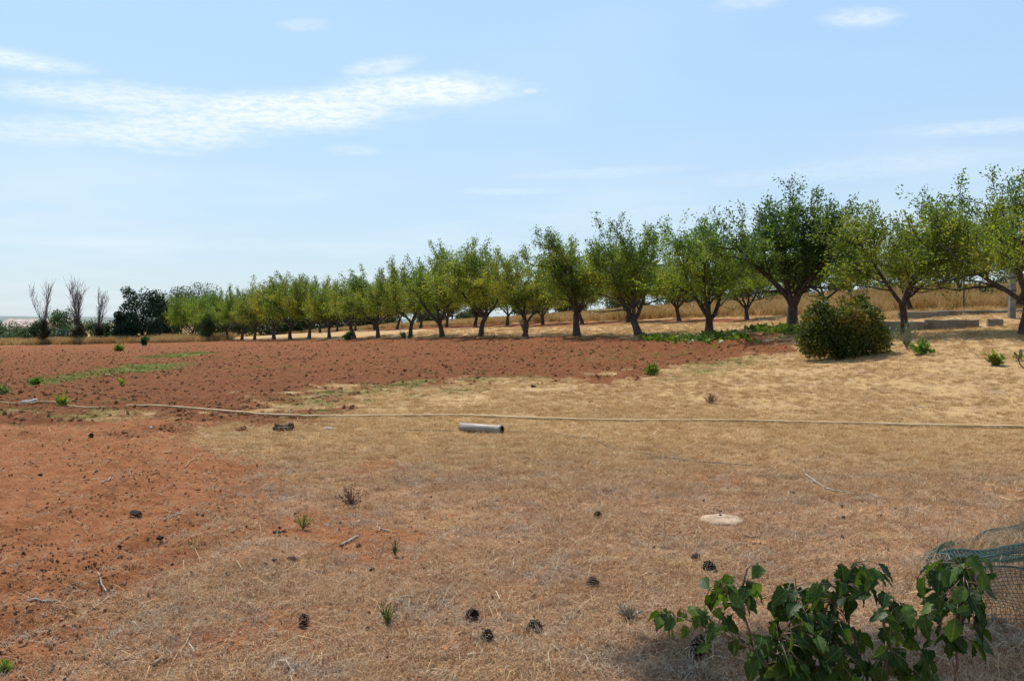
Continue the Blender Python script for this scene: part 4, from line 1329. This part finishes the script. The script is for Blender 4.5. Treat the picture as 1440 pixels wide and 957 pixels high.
# pale round slab: thin irregular disc set in the ground
p = at(1015, 733); rg = np.random.default_rng(3); g = Geo(); n = 40
ang = np.arange(n) * 2 * PI / n
rad = np.interp(p[1], [0, 100], [0, 100]) * 29.0 / FPX * (1 + rg.normal(0, .018, n))
ring = lambda k, z: np.c_[rad * k * np.cos(ang), rad * k * 1.1 * np.sin(ang), np.full(n, z) + rg.normal(0, .0015, n)]
V = np.concatenate([ring(1.05, -.05), ring(1.04, .014), ring(1.0, .024), ring(.6, .029), ring(.25, .030)])
F = [(i * n + j, i * n + (j + 1) % n, (i + 1) * n + (j + 1) % n, (i + 1) * n + j) for i in range(4) for j in range(n)] + [tuple(4 * n + j for j in range(n))]
g.add(V, F)
e = empty('stone_slab', tuple(p), 'pale round stone slab set flat in the dry grass above the saplings', 'slab')
link('disc', g.mesh('slab_disc', M['lid'], True), e)
g = Geo(); g.tube([(.01, .10, .026), (.012, .10, .040)], [.014, .010], 8)  # low dark plug standing in for a dark notch in the slab
link('bolt', g.mesh('slab_bolt', M['darkwood']), e)

# ---- pine cones
def cone_mesh(seed, L, Rr, name, openness=.6, n=86):
    rg = np.random.default_rng(seed); g = Geo()
    z = np.linspace(-.5, .5, 9) * L
    prof = Rr * .55 * np.sin(np.linspace(.12, 1, 9) * PI * .96) ** .6
    g.tube(np.c_[z * 0, z * 0, z], prof, 8)
    for i in range(n):
        t = (i + .5) / n; a = i * 2.39996
        zz = (t - .5) * L * .94
        rb = Rr * .42 * math.sin(PI * (.1 + .85 * (1 - t) ** .9)) ** .5
        rt = Rr * math.sin(PI * (.16 + .78 * (1 - t))) ** .6 * rg.uniform(.88, 1.05)
        d = np.array([math.cos(a), math.sin(a), 0]); s = np.array([-math.sin(a), math.cos(a), 0])
        up = np.array([0, 0, 1.0])
        w_ = Rr * .24 * (1.1 - .6 * abs(t - .45)); rise = Rr * (.62 - openness * .5)
        b_ = d * rb + up * zz; t_ = d * rt + up * (zz + rise)
        th = Rr * .10
        V = [b_ - s * w_ * .5, b_ + s * w_ * .5, t_ + s * w_ - d * th, t_ - s * w_ - d * th, t_ + s * w_ * .8 - up * th, t_ - s * w_ * .8 - up * th, t_ + d * th * .7 + up * th * .3]
        g.add(V, [(0, 1, 2, 3), (1, 0, 5, 4), (0, 3, 5), (1, 4, 2)], 0)
        g.add(V, [(3, 2, 6), (2, 4, 6), (4, 5, 6), (5, 3, 6)], 1)
    return g.mesh(name, [M['cone'], M['cone_tip']])


cones = [cone_mesh(1, .10, .040, 'cone_open', .9, 70), cone_mesh(2, .075, .042, 'cone_round', .55, 80), cone_mesh(4, .085, .046, 'cone_wide', .85, 76)]
for (px, py, sz, v, tilt, rz, lab) in [
        (427, 880, .80, 0, (.1, .1), .3, 'pointed dark pine cone standing upright, leftmost of the cones'), (662, 872, .92, 1, (1.1, .3), .5, 'round closed pine cone, left and above its two neighbours'),
        (684, 903, .85, 0, (.35, -.3), 1.2, 'open pine cone with spread scales, lowest of the three grouped cones'), (750, 889, .92, 2, (1.35, .2), 1.9, 'rounded pine cone on its side, right of the open spread cone'),
        (832, 826, .88, 2, (.7, -.5), 2.5, 'pale tipped pine cone beyond the grouped cones'), (977, 787, .72, 1, (1.5, .1), 1.5, 'flattened pine cone lying above the leftmost sapling'),
        (839, 728, .80, 1, (.9, .7), .2, 'small dark pine cone left of the pale round slab'), (999, 806, 1.05, 0, (.9, -.6), 4.0, 'reddish pine cone partly hidden behind the top leaves of the leftmost sapling'),
        (983, 924, 1.35, 0, (.35, .3), .9, 'large pine cone in the shade under the leftmost sapling')]:
    p = at(px, py)
    o = link('pine_cone', cones[v], None, (p[0], p[1], p[2] + .030 * sz))
    o.scale = (sz,) * 3
    o.rotation_euler = (tilt[0], tilt[1], rz)
    tag(o, lab, 'pine cone', 'pine cones scattered on the yard')

# ---- sticks and stalks
for k, (pix, r_, mt, lab, cat) in enumerate([
        ([(478, 768), (490, 763), (504, 755)], .010, 'stick', 'short thick grey stick beside small dark lumps', 'stick'), ([(138, 812), (143, 822), (150, 832)], .005, 'stick', 'pale bent twig on the red soil at lower left', 'stick'),
        ([(38, 851), (60, 852.5), (86, 848)], .006, 'stick', 'long thin twig near the left edge of the yard', 'stick'), ([(232, 957), (245, 930), (262, 905), (268, 890)], .004, 'straw', 'long pale grass stalk lying at the bottom left', 'stalk'),
        ([(215, 939), (226, 933), (238, 930)], .010, 'twig', 'flat piece of pale brown wood at the bottom left', 'wood'), ([(286, 918), (300, 908), (314, 903)], .004, 'straw', 'short straw stalk right of the flat piece of wood', 'stalk'),
        ([(188, 874), (194, 882), (199, 888)], .004, 'stick', 'tiny pale twig above the bare orange soil', 'stick'), ([(230, 733), (245, 732), (255, 728)], .006, 'stick', 'thin twig on red soil right of the dark wood chunk', 'stick'),
        ([(143, 685), (152, 681), (158, 676)], .007, 'stick', 'grey twig on the red soil at upper left', 'stick'), ([(260, 658), (268, 650), (273, 645)], .006, 'straw', 'pale straw stalk on the red soil below the hose', 'stalk'),
        ([(530, 742), (538, 745), (548, 748)], .006, 'stick', 'small curled pale twig above the short thick stick', 'stick'), ([(796, 727), (800, 712), (797, 700)], .004, 'straw', 'dry stalk left of the small dark pine cone', 'stalk'),
        ([(690, 852), (700, 854)], .004, 'white', 'white sliver right of the round pine cone', 'litter'), ([(658, 926), (668, 924)], .010, 'straw', 'pale wood chip below the open pine cone', 'wood'),
        ([(1046, 752), (1056, 757), (1068, 755)], .008, 'straw', 'curled yellow leaf strip below the pale slab', 'leaf'), ([(1376, 655), (1400, 658), (1440, 662)], .010, 'straw', 'flat pale strip near the right edge of the yard', 'stick'),
        ([(1405, 700), (1425, 706), (1448, 702)], .012, 'straw', 'curved dry palm strip at the right edge above the green net', 'leaf'), ([(1285, 570), (1300, 575)], .008, 'stick', 'short twig just above the hose at right', 'stick')]):
    P = ground_path(pix, r_ + .004, .002, 40 + k, 4)
    centred('twig' if cat == 'stick' else 'stalk' if cat == 'stalk' else 'dry_scrap', P, r_, 5, mt, lab, cat)

for (px, py, w1, lab) in [(628, 913, 12, 'orange dead leaf below the round pine cone'), (1062, 764, 16, 'orange brown dead leaf below the pale slab'), (1117, 793, 9, 'orange dead leaf beyond the middle sapling'), (706, 945, 14, 'mustard coloured dead leaf at the bottom centre')]:
    p = at(px, py); s_ = w1 * p[1] / FPX
    g = Geo(); n = 9
    V = [(0, 0, .012)] + [(s_ * .6 * math.cos(a_) * (1 + .25 * math.sin(3 * a_)), s_ * .45 * math.sin(a_), .008 + .014 * math.sin(2 * a_) ** 2) for a_ in np.arange(n) * 2 * PI / n]
    g.add(V, [(0, 1 + j, 1 + (j + 1) % n) for j in range(n)])
    if 'deadleaf' not in M: M['deadleaf'] = simple('dead_leaf', (.42, .15, .05), (.55, .26, .10), 30, .8, .2)
    tag(link('dead_leaf', g.mesh('dead_leaf', M['deadleaf']), None, tuple(p)), lab, 'leaf', 'dead leaves on the yard')


# ---- small weeds
def weed(name, px, py, wpx, hpx, mat, label, cat, seed, n=260, leaf=.05, wid=.4, hue=.5, tint=(1, 1, 1), up=1.0, stems=9, group='weeds on the yard and field'):
    p = at(px, py); Yd = p[1]; w_, h_ = wpx * Yd / FPX, hpx * Yd / FPX
    rg = np.random.default_rng(seed); g = Geo(); P, D = [], []
    for i in range(stems):
        a = rg.uniform(0, 2 * PI); k = rg.uniform(.1, 1)
        q, d = wander(rg, np.zeros(3), np.array([math.cos(a) * w_ * .5 * k, math.sin(a) * w_ * .5 * k, h_ * up]), max(h_, w_ * .5) * rg.uniform(.6, 1.05), 5, 0, .12)
        q[:, 2] = np.maximum(q[:, 2], .004)
        g.tube(q, np.linspace(.004, .0015, len(q)) * max(1, Yd / 9), 3)
        u = rg.uniform(.15, 1, n // stems) * 4.999; j = u.astype(int); f = (u - j)[:, None]
        P.append(q[j] * (1 - f) + q[j + 1] * f); D.append(q[j + 1] - q[j] + np.array([0, 0, .01]))
    P, D = np.concatenate(P), np.concatenate(D); D /= np.linalg.norm(D, axis=1, keepdims=True)
    Q = leaf_quads(rg, P + rg.normal(0, leaf * .2, P.shape), D, leaf, wid, 0)
    Q[:, :, 2] = np.maximum(Q[:, :, 2], .003)
    e = empty(name, tuple(p), label, cat, group)
    for nm, me in (('stems', g.mesh(name + '_stems', M[{'leaf_green': mat, 'leaf_silver': 'stick'}.get(mat, 'twig')])), ('foliage', quads_mesh(name + '_leaves', Q, M[mat], np.clip(hue + rg.normal(0, .25, len(Q)), 0, 1)))):
        o = link(nm, me, e); o.color = (*tint, 1)
    return e


weed('red_weed', 495, 711, 44, 32, 'leaf_red', 'dry dark red weed with bare stems in the middle of the yard', 'weed', 1, 260, .022, .5, up=.45, stems=30)
weed('green_weed', 545, 880, 30, 32, 'leaf_green', 'thin green grassy weed left of the round pine cone', 'weed', 2, 90, .035, .16, .6, (.9, .9, 1), stems=14)
weed('green_weed', 556, 782, 12, 24, 'leaf_green', 'narrow upright green weed above the grassy weed', 'weed', 3, 70, .035, .2, .4, (.8, .85, 1), stems=6)
weed('green_weed', 426, 744, 36, 22, 'leaf_green', 'yellowish green weed tuft left of the narrow upright weed', 'weed', 4, 110, .04, .16, .7, (1.2, 1.1, 1), stems=14)
weed('green_weed', 5, 948, 32, 20, 'leaf_green', 'bright green weed clump in the bottom left corner', 'weed', 5, 300, .022, .5, .8, (1.3, 1.3, 1.4), stems=12)
weed('green_weed', 916, 528, 26, 15, 'leaf_green', 'bright green rosette weed at the edge of the ploughed soil', 'weed', 6, 300, .12, .3, .7, (1.1, 1.15, 1), stems=14)
weed('leafy_weed', 1295, 499, 44, 14, 'leaf_green', 'low leafy green plant on dry grass right of the round bush', 'weed', 7, 260, .12, .55, .7, (.9, 1.1, .9), stems=14)
weed('leafy_weed', 1402, 514, 42, 22, 'leaf_green', 'bright leafy plant on dry grass near the right edge', 'weed', 8, 300, .10, .6, .8, (1.2, 1.2, .9), stems=14)
weed('leafy_weed', 1432, 507, 22, 14, 'leaf_green', 'small sprig right beside the bright leafy plant', 'weed', 9, 60, .07, .6, .6, (.9, 1., .9), stems=5)
weed('leafy_weed', 50, 542, 18, 9, 'leaf_green', 'small bright green plant alone on the red field at left', 'weed', 10, 220, .12, .4, .6, (.8, 1.2, 1), stems=9)
weed('leafy_weed', 88, 571, 16, 15, 'leaf_green', 'yellow green upright plant beside the hose end', 'weed', 11, 160, .11, .3, .9, (1.4, 1.3, 1), stems=9)
weed('leafy_weed', 173, 543, 12, 10, 'leaf_green', 'yellow green sprout on the red field', 'weed', 12, 80, .10, .3, .9, (1.5, 1.4, 1), stems=6)
weed('leafy_weed', 3, 556, 26, 9, 'leaf_green', 'pale green low plant at the left edge of the red field', 'weed', 13, 160, .12, .3, .6, (1.2, 1.2, 1.8), stems=9)
weed('leafy_weed', 167, 494, 16, 7, 'leaf_green', 'yellowish weed far out on the field', 'weed', 14, 200, .25, .35, .8, (1.3, 1.2, 1), stems=9)
weed('dark_weed', 203, 486, 12, 12, 'leaf_green', 'bluish green ball shaped weed at the field edge below the evergreens', 'weed', 15, 400, .22, .5, .2, (.4, .7, 1.3), stems=12)
weed('silver_weed', 1172, 503, 60, 26, 'leaf_silver', 'silvery spiky weed at the foot of the round bush', 'weed', 16, 300, .09, .12, .5, stems=34)
weed('silver_weed', 1275, 490, 50, 40, 'leaf_silver', 'pale green airy weed between the round bush and small almond', 'weed', 17, 420, .07, .25, .4, (.6, .85, .5), stems=26)
weed('silver_weed', 1248, 485, 34, 26, 'leaf_silver', 'grey green weed touching the right side of the round bush', 'weed', 18, 260, .10, .3, .4, (.35, .6, .4), stems=16)
weed('brown_weed', 1000, 567, 34, 12, 'leaf_red', 'reddish brown dry weed mat above the hose right of centre', 'weed', 19, 300, .06, .2, .9, (1.6, 1.6, 1.3), stems=26)
weed('brown_weed', 885, 872, 60, 30, 'leaf_silver', 'pale straw coloured weed tuft left of the leftmost sapling', 'weed', 20, 80, .04, .07, .9, (2.0, 1.5, .95), stems=60)
weed('brown_weed', 738, 470, 20, 24, 'leaf_red', 'dry twiggy weed round the trunk of the yellowish almond', 'weed', 21, 260, .16, .12, .8, (1.5, 1.6, 1.4), stems=30)
weed('shoot', 1385, 428, 34, 34, 'leaf_green', 'young green sucker plant above the upper low wall', 'weed', 22, 320, .16, .5, .3, (.5, .6, .8), stems=10)
weed('dark_weed', 490, 478, 14, 10, 'leaf_green', 'small round grey green weed under the front row', 'weed', 23, 200, .22, .4, .2, (.7, .8, 1.4), stems=10)
weed('dark_weed', 568, 476, 18, 8, 'leaf_silver', 'pale weed beside a trunk of the front row', 'weed', 24, 200, .18, .3, .4, (.8, .9, .7), stems=10)

# green vines under the front row
rgv = np.random.default_rng(9)
def vine(px0, px1, py0, py1, n, label, seed):
    rg = np.random.default_rng(seed)
    a, b = at(px0, (py0 + py1) / 2), at(px1, (py0 + py1) / 2)
    P = []
    for i in range(n):
        q = at(0, 600) if False else None
    t = rg.uniform(0, 1, n)
    Ym = a[1] + (b[1] - a[1]) * t; Xm = a[0] + (b[0] - a[0]) * t
    Ym = Ym + rg.normal(0, .7, n)
    Zm = height(Xm, Ym) + rg.uniform(.02, .13, n) * (.4 + fbm(Xm, Ym, .8, seed))
    c = np.array([Xm.mean(), Ym.mean(), 0]); c[2] = hz(c[0], c[1])
    Q = leaf_quads(rg, np.c_[Xm, Ym, Zm] - c, np.tile([0, 0, .2], (n, 1)), .17, .8, 0)
    o = link('vine_ground_cover', quads_mesh('vine', Q, M['leaf_green'], np.clip(rg.normal(.35, .3, n), 0, 1)), None, tuple(c))
    o.color = (1.0, 1.15, .7, 1)
    return tag(o, label, kind='stuff')


vine(902, 1000, 474, 482, 550, 'broad leaved green vines sprawling under the wide almond tree', 1)
vine(1000, 1050, 472, 477, 200, 'low green vines between the two almonds left of the bush', 2)
vine(1058, 1125, 463, 470, 480, 'green vines at the foot of the tallest dark almond', 3)

# rusty hoop at the right edge
p = at(1448, 520)
g = Geo(); th = np.linspace(0, 2 * PI, 33)
g.tube(np.c_[.24 * np.cos(th), .05 * np.sin(th), .22 + .22 * np.sin(th)], .012, 6, cap=False)
e = empty('iron_hoop', tuple(p), 'rusty iron hoop standing in the grass, cut by the right edge', 'hoop')
link('ring', g.mesh('hoop_ring', M['rust'], True), e)
g = Geo(); g.tube([(-.30, 0, .19), (-.10, 0, .20), (.24, 0, .22)], .010, 5)
link('bar', g.mesh('hoop_bar', M['rust'], True), e)

# ------------------------------------------------------------------ green net heap
def net():
    rg = np.random.default_rng(5)
    nu, nv = 120, 92
    fl = at(1362, 882); fr = np.array([5.6, fl[1] - .1, 0])
    bl = at(1296, 790); br = at(1440, 736); br = bl + (br - bl) * 2.0
    V = np.zeros((nv + 1, nu + 1, 3))
    for j in range(nv + 1):
        v = j / nv
        for i in range(nu + 1):
            u = i / nu
            if v < .22:
                k = v / .22
                base = np.array([fl[0] + (fr[0] - fl[0]) * u, fl[1] + .20 * k + .03 * math.sin(u * 17), .015 + .25 * math.sin(k * PI / 2)])
                base[0] += -.02 * k
            else:
                k = (v - .22) / .78
                f0 = np.array([fl[0] - .02 + (fr[0] - fl[0]) * u, fl[1] + .20 + .03 * math.sin(u * 17), .265])
                b0_ = bl + (br - bl) * u
                base = f0 * (1 - k) + b0_ * k
                base[2] = .265 * (1 - k) ** 1.3 + .02 + .10 * max(0, math.sin(k * PI * 2.2 + u * 5)) * (1 - k) + .06 * math.exp(-((k - .9) / .06) ** 2)
            base[2] += .03 * math.sin(u * 31 + v * 9) * math.sin(v * 23 + 1) * (1 if .03 < v < .97 else .2)
            base[2] = max(base[2], .008)
            base[0] += .02 * math.sin(v * 30 + u * 8)
            V[j, i] = base
    n1 = nu + 1
    keep = []
    hol = fbm(np.arange(nu)[None, :] * .1 + np.zeros((nv, 1)), np.arange(nv)[:, None] * .1 + np.zeros((1, nu)), 1.6, 12)
    F = [(j * n1 + i, j * n1 + i + 1, (j + 1) * n1 + i + 1, (j + 1) * n1 + i) for j in range(nv) for i in range(nu) if not (.35 < j / nv < .8 and hol[j, i] > .62)]
    me = bpy.data.meshes.new('net_sheet')
    c = V[0, 0].copy()
    me.from_pydata((V.reshape(-1, 3) - c).tolist(), [], F)
    me.materials.append(M['netm']); me.update()
    o = link('plastic_net', me, None, tuple(c))
    md = o.modifiers.new('cords', 'WIREFRAME'); md.thickness = .005; md.use_even_offset = False; md.use_boundary = True
    tag(o, 'crumpled heap of green plastic netting lying behind the rightmost sapling', 'net')


net()
# weeds growing through the net
rg = np.random.default_rng(41)
wcol = source('net_weed', [blades(rg, 24, .26, .06, .005, .6, M['straw'], f'net_weed_{i}') for i in range(3)])
n = 1300
x = rg.uniform(2.6, 5.4, n); y = rg.uniform(5.1, 8.0, n)
keep = (y < 6.35 + (x - 2.83) * .9) & (y > 5.1 + .4 * (x < 2.9))
x, y = x[keep], y[keep]
s0 = rg.uniform(.35, 1.0, len(x))
scatter('dry_weeds', drop(x, y), zrot(rg, len(x), .2), np.c_[s0, s0, s0 * .9], wcol, 'dry weeds growing up through the green net')

# ------------------------------------------------------------------ saplings in the foreground
def sap_leaf(seed, L, Wd):
    """ovate pointed leaf with wavy, bitten margin, folded along the midrib and drooping"""
    rg = np.random.default_rng(seed); n = 9
    V, F = [], []
    fold, curl = rg.uniform(.1, .45), rg.uniform(.1, .8)
    for i in range(n + 1):
        t = i / n
        wv = Wd * .5 * (math.sin(PI * t ** .62) ** .75 * (1 - .25 * t)) if 0 < t < 1 else 0
        y_ = L * t; z_ = -curl * L * t * t * .5
        for s in (-1, -.5, 0, .5, 1):
            ww = wv * (1 + (rg.normal(0, .10) if abs(s) == 1 else 0))
            if abs(s) == 1 and rg.random() < .14: ww *= .62
            back = (-.12 * L * (1 - t) ** 6 * abs(s)) 
            V.append((s * ww, y_ + back + abs(s) * .01 * rg.normal() * .4, z_ + abs(s) * ww * fold + .0012 * rg.normal()))
    for i in range(n):
        for k in range(4):
            F.append((i * 5 + k, i * 5 + k + 1, (i + 1) * 5 + k + 1, (i + 1) * 5 + k))
    g = Geo(); g.add(V, F)
    return g.mesh(f'sapling_leaf_{seed}', M['sapleaf'], True)


LEAVES = [sap_leaf(300 + i, [.078, .07, .064, .074, .055, .068, .05][i], [.066, .06, .052, .056, .046, .062, .036][i]) for i in range(7)]


def sapling(base_px, Yd, stems, clusters, label, seed):
    """stems: polylines of pixels (the lowest first) at depth Yd; clusters: (px, py, spread px, leaves)"""
    rg = np.random.default_rng(seed)
    root = np.array([xpx(base_px, Yd), Yd + .05, 0.0]); root[2] = hz(root[0], root[1])
    e = empty('leafy_sapling', tuple(root), label, 'sapling', 'leafy saplings in the foreground')
    g = Geo(); nodes = []
    for s in stems:
        P = [root.copy()] if s[0][1] >= 940 else []
        for k, (px, py) in enumerate(s):
            P.append(at_d(px, py, Yd + rg.normal(0, .02)))
        P = np.array(P); Q = []
        for i in range(len(P) - 1):
            for t in np.linspace(0, 1, 6, endpoint=False): Q.append(P[i] * (1 - t) + P[i + 1] * t + rg.normal(0, .0025, 3))
        Q.append(P[-1]); Q = np.array(Q)
        g.tube(Q - root, np.linspace(.0062, .0018, len(Q)), 6)
        nodes.append(Q)
    nodes = np.concatenate(nodes)
    for (px, py, sx, sy, n) in clusters:
        for k in range(n):
            u = rg.uniform(-1, 1, 2)
            p = at_d(px + u[0] * sx, py + u[1] * sy, Yd + rg.normal(0, .09))
            j = int(np.argmin(np.linalg.norm(nodes - p - np.array([0, 0, -.01]), axis=1)))
            a = nodes[j]
            dist = np.linalg.norm(p - a)
            if dist > .07:      # a leaf sits on a short petiole or a side twig
                mid = (a + p) / 2 + np.array([0, 0, .012])
                g.tube(np.array([a, mid, p]) - root, [.002, .0015, .001], 4)
            else:
                g.tube(np.array([a, (a + p) / 2 + np.array([0, 0, .006]), p]) - root, [.0014, .0011, .0009], 4)
            o = link('leaf', LEAVES[rg.integers(len(LEAVES))], e, tuple(p - root))
            out = math.atan2(p[1] - a[1], p[0] - a[0]) + rg.normal(0, .9)
            o.rotation_euler = (rg.uniform(-1.45, -.35), rg.normal(0, .45), out - PI / 2)
            s_ = rg.uniform(.68, 1.1)
            o.scale = (s_, s_, s_)
    link('stems', g.mesh('sapling_stems', M['twig'], True), e)
    return e


sapling(1120, 3.15, [[(1095, 957), (1075, 925), (1045, 905), (1000, 885), (965, 870), (930, 862)], [(1095, 957), (1060, 905), (1045, 860), (1030, 845), (1015, 825)], [(1045, 860), (1042, 830), (1050, 800), (1052, 790)],
                     [(1120, 957), (1100, 930), (1075, 905)]],
        [(1010, 822, 24, 16, 17), (1040, 835, 20, 18, 12), (1067, 797, 3, 2, 1), (1056, 822, 8, 8, 3), (945, 872, 22, 12, 9), (975, 862, 20, 14, 9), (1012, 872, 20, 16, 9), (998, 905, 6, 8, 2), (1030, 900, 12, 8, 3), (1075, 905, 24, 14, 12), (1085, 935, 30, 22, 24)],
        'leftmost foreground sapling with a long branch arching to the left', 11)
sapling(1165, 3.2, [[(1150, 957), (1135, 900), (1122, 850), (1118, 812)], [(1160, 957), (1165, 900), (1175, 850), (1190, 810), (1205, 790)], [(1200, 957), (1210, 920), (1195, 880), (1180, 850)], [(1150, 957), (1110, 930), (1095, 900)]],
        [(1105, 835, 22, 14, 9), (1128, 845, 28, 26, 24), (1112, 868, 22, 20, 14), (1125, 895, 32, 22, 26), (1175, 825, 24, 24, 22), (1200, 815, 22, 22, 18), (1212, 800, 22, 12, 8), (1235, 800, 7, 6, 2), (1175, 870, 28, 28, 30), (1140, 925, 40, 26, 44), (1190, 915, 24, 24, 20), (1110, 945, 34, 16, 22), (1205, 945, 22, 14, 10)],
        'largest foreground sapling, dense with dark leaves, in the middle of the group', 12)
sapling(1250, 3.1, [[(1245, 957), (1248, 900), (1254, 860), (1257, 842)], [(1248, 900), (1270, 870), (1282, 850)], [(1290, 957), (1300, 930), (1310, 925)]],
        [(1250, 868, 14, 14, 9), (1246, 832, 5, 4, 2), (1276, 850, 14, 10, 7), (1262, 895, 18, 18, 14), (1250, 930, 26, 18, 20), (1290, 940, 26, 12, 16), (1310, 925, 16, 10, 6)],
        'slim foreground sapling with few leaves between the two larger ones', 13)
sapling(1345, 3.05, [[(1344, 957), (1348, 900), (1352, 850), (1355, 800)], [(1348, 900), (1335, 890), (1322, 878)], [(1350, 880), (1362, 855), (1372, 825)], [(1352, 850), (1330, 815), (1312, 800)]],
        [(1308, 802, 16, 14, 9), (1330, 800, 16, 16, 10), (1355, 800, 20, 18, 14), (1372, 820, 16, 18, 11), (1340, 832, 28, 20, 20), (1315, 838, 16, 14, 6), (1370, 788, 14, 6, 3), (1340, 765, 3, 3, 1), (1345, 862, 24, 14, 11), (1303, 870, 8, 16, 5), (1330, 900, 18, 12, 7), (1378, 890, 10, 14, 6), (1370, 905, 6, 6, 2), (1376, 866, 8, 4, 2)],
        'rightmost foreground sapling, round topped, in front of the green net', 14)

# ------------------------------------------------------------------ leaning pine added out of view, its crown shaped to shade the yard corner
def pine():
    rg = np.random.default_rng(77)
    base = np.array([5.6, 1.0, 0.0])
    ctr = np.array([1.25, 7.9, 6.9]) - base
    g = Geo()
    P = np.array([[0, 0, -.1], [-.2, .3, 1.5], [-.8, 1.2, 3.4], [-1.8, 2.6, 5.2], [-3.4, 5.0, 6.4]])
    g.tube(P, [.22, .19, .16, .12, .07], 10)
    for i in range(14):
        a = rg.uniform(0, 2 * PI); s0 = P[3] + (P[4] - P[3]) * rg.uniform(0, 1)
        t_ = ctr + np.array([math.cos(a) * 2.0, math.sin(a) * .8, rg.uniform(-.2, .5)])
        g.tube([s0, (s0 + t_) / 2 + rg.normal(0, .15, 3), t_], [.05, .035, .015], 5)
    L = [(ctr[0] + math.cos(a) * r * .95, ctr[1] + math.sin(a) * r * .48, ctr[2] + rg.uniform(-.2, .4), .7, .55, .4) for a, r in [(rg.uniform(0, 6.28), 2.1 * math.sqrt(rg.uniform(0, 1))) for _ in range(26)]]
    place_tree('pine_tree', [('trunk', g.mesh('pine_trunk', M['grey_bark'], True)), ('crown', cloud_mesh(5, 'pine_crown', L, 60000, .26, .28, M['needle'], .5, shell=.7))],
               tuple(base), 0, 1, 'leaning umbrella pine added outside the view, crown shaped to shade the corner', 'tree', None)


pine()
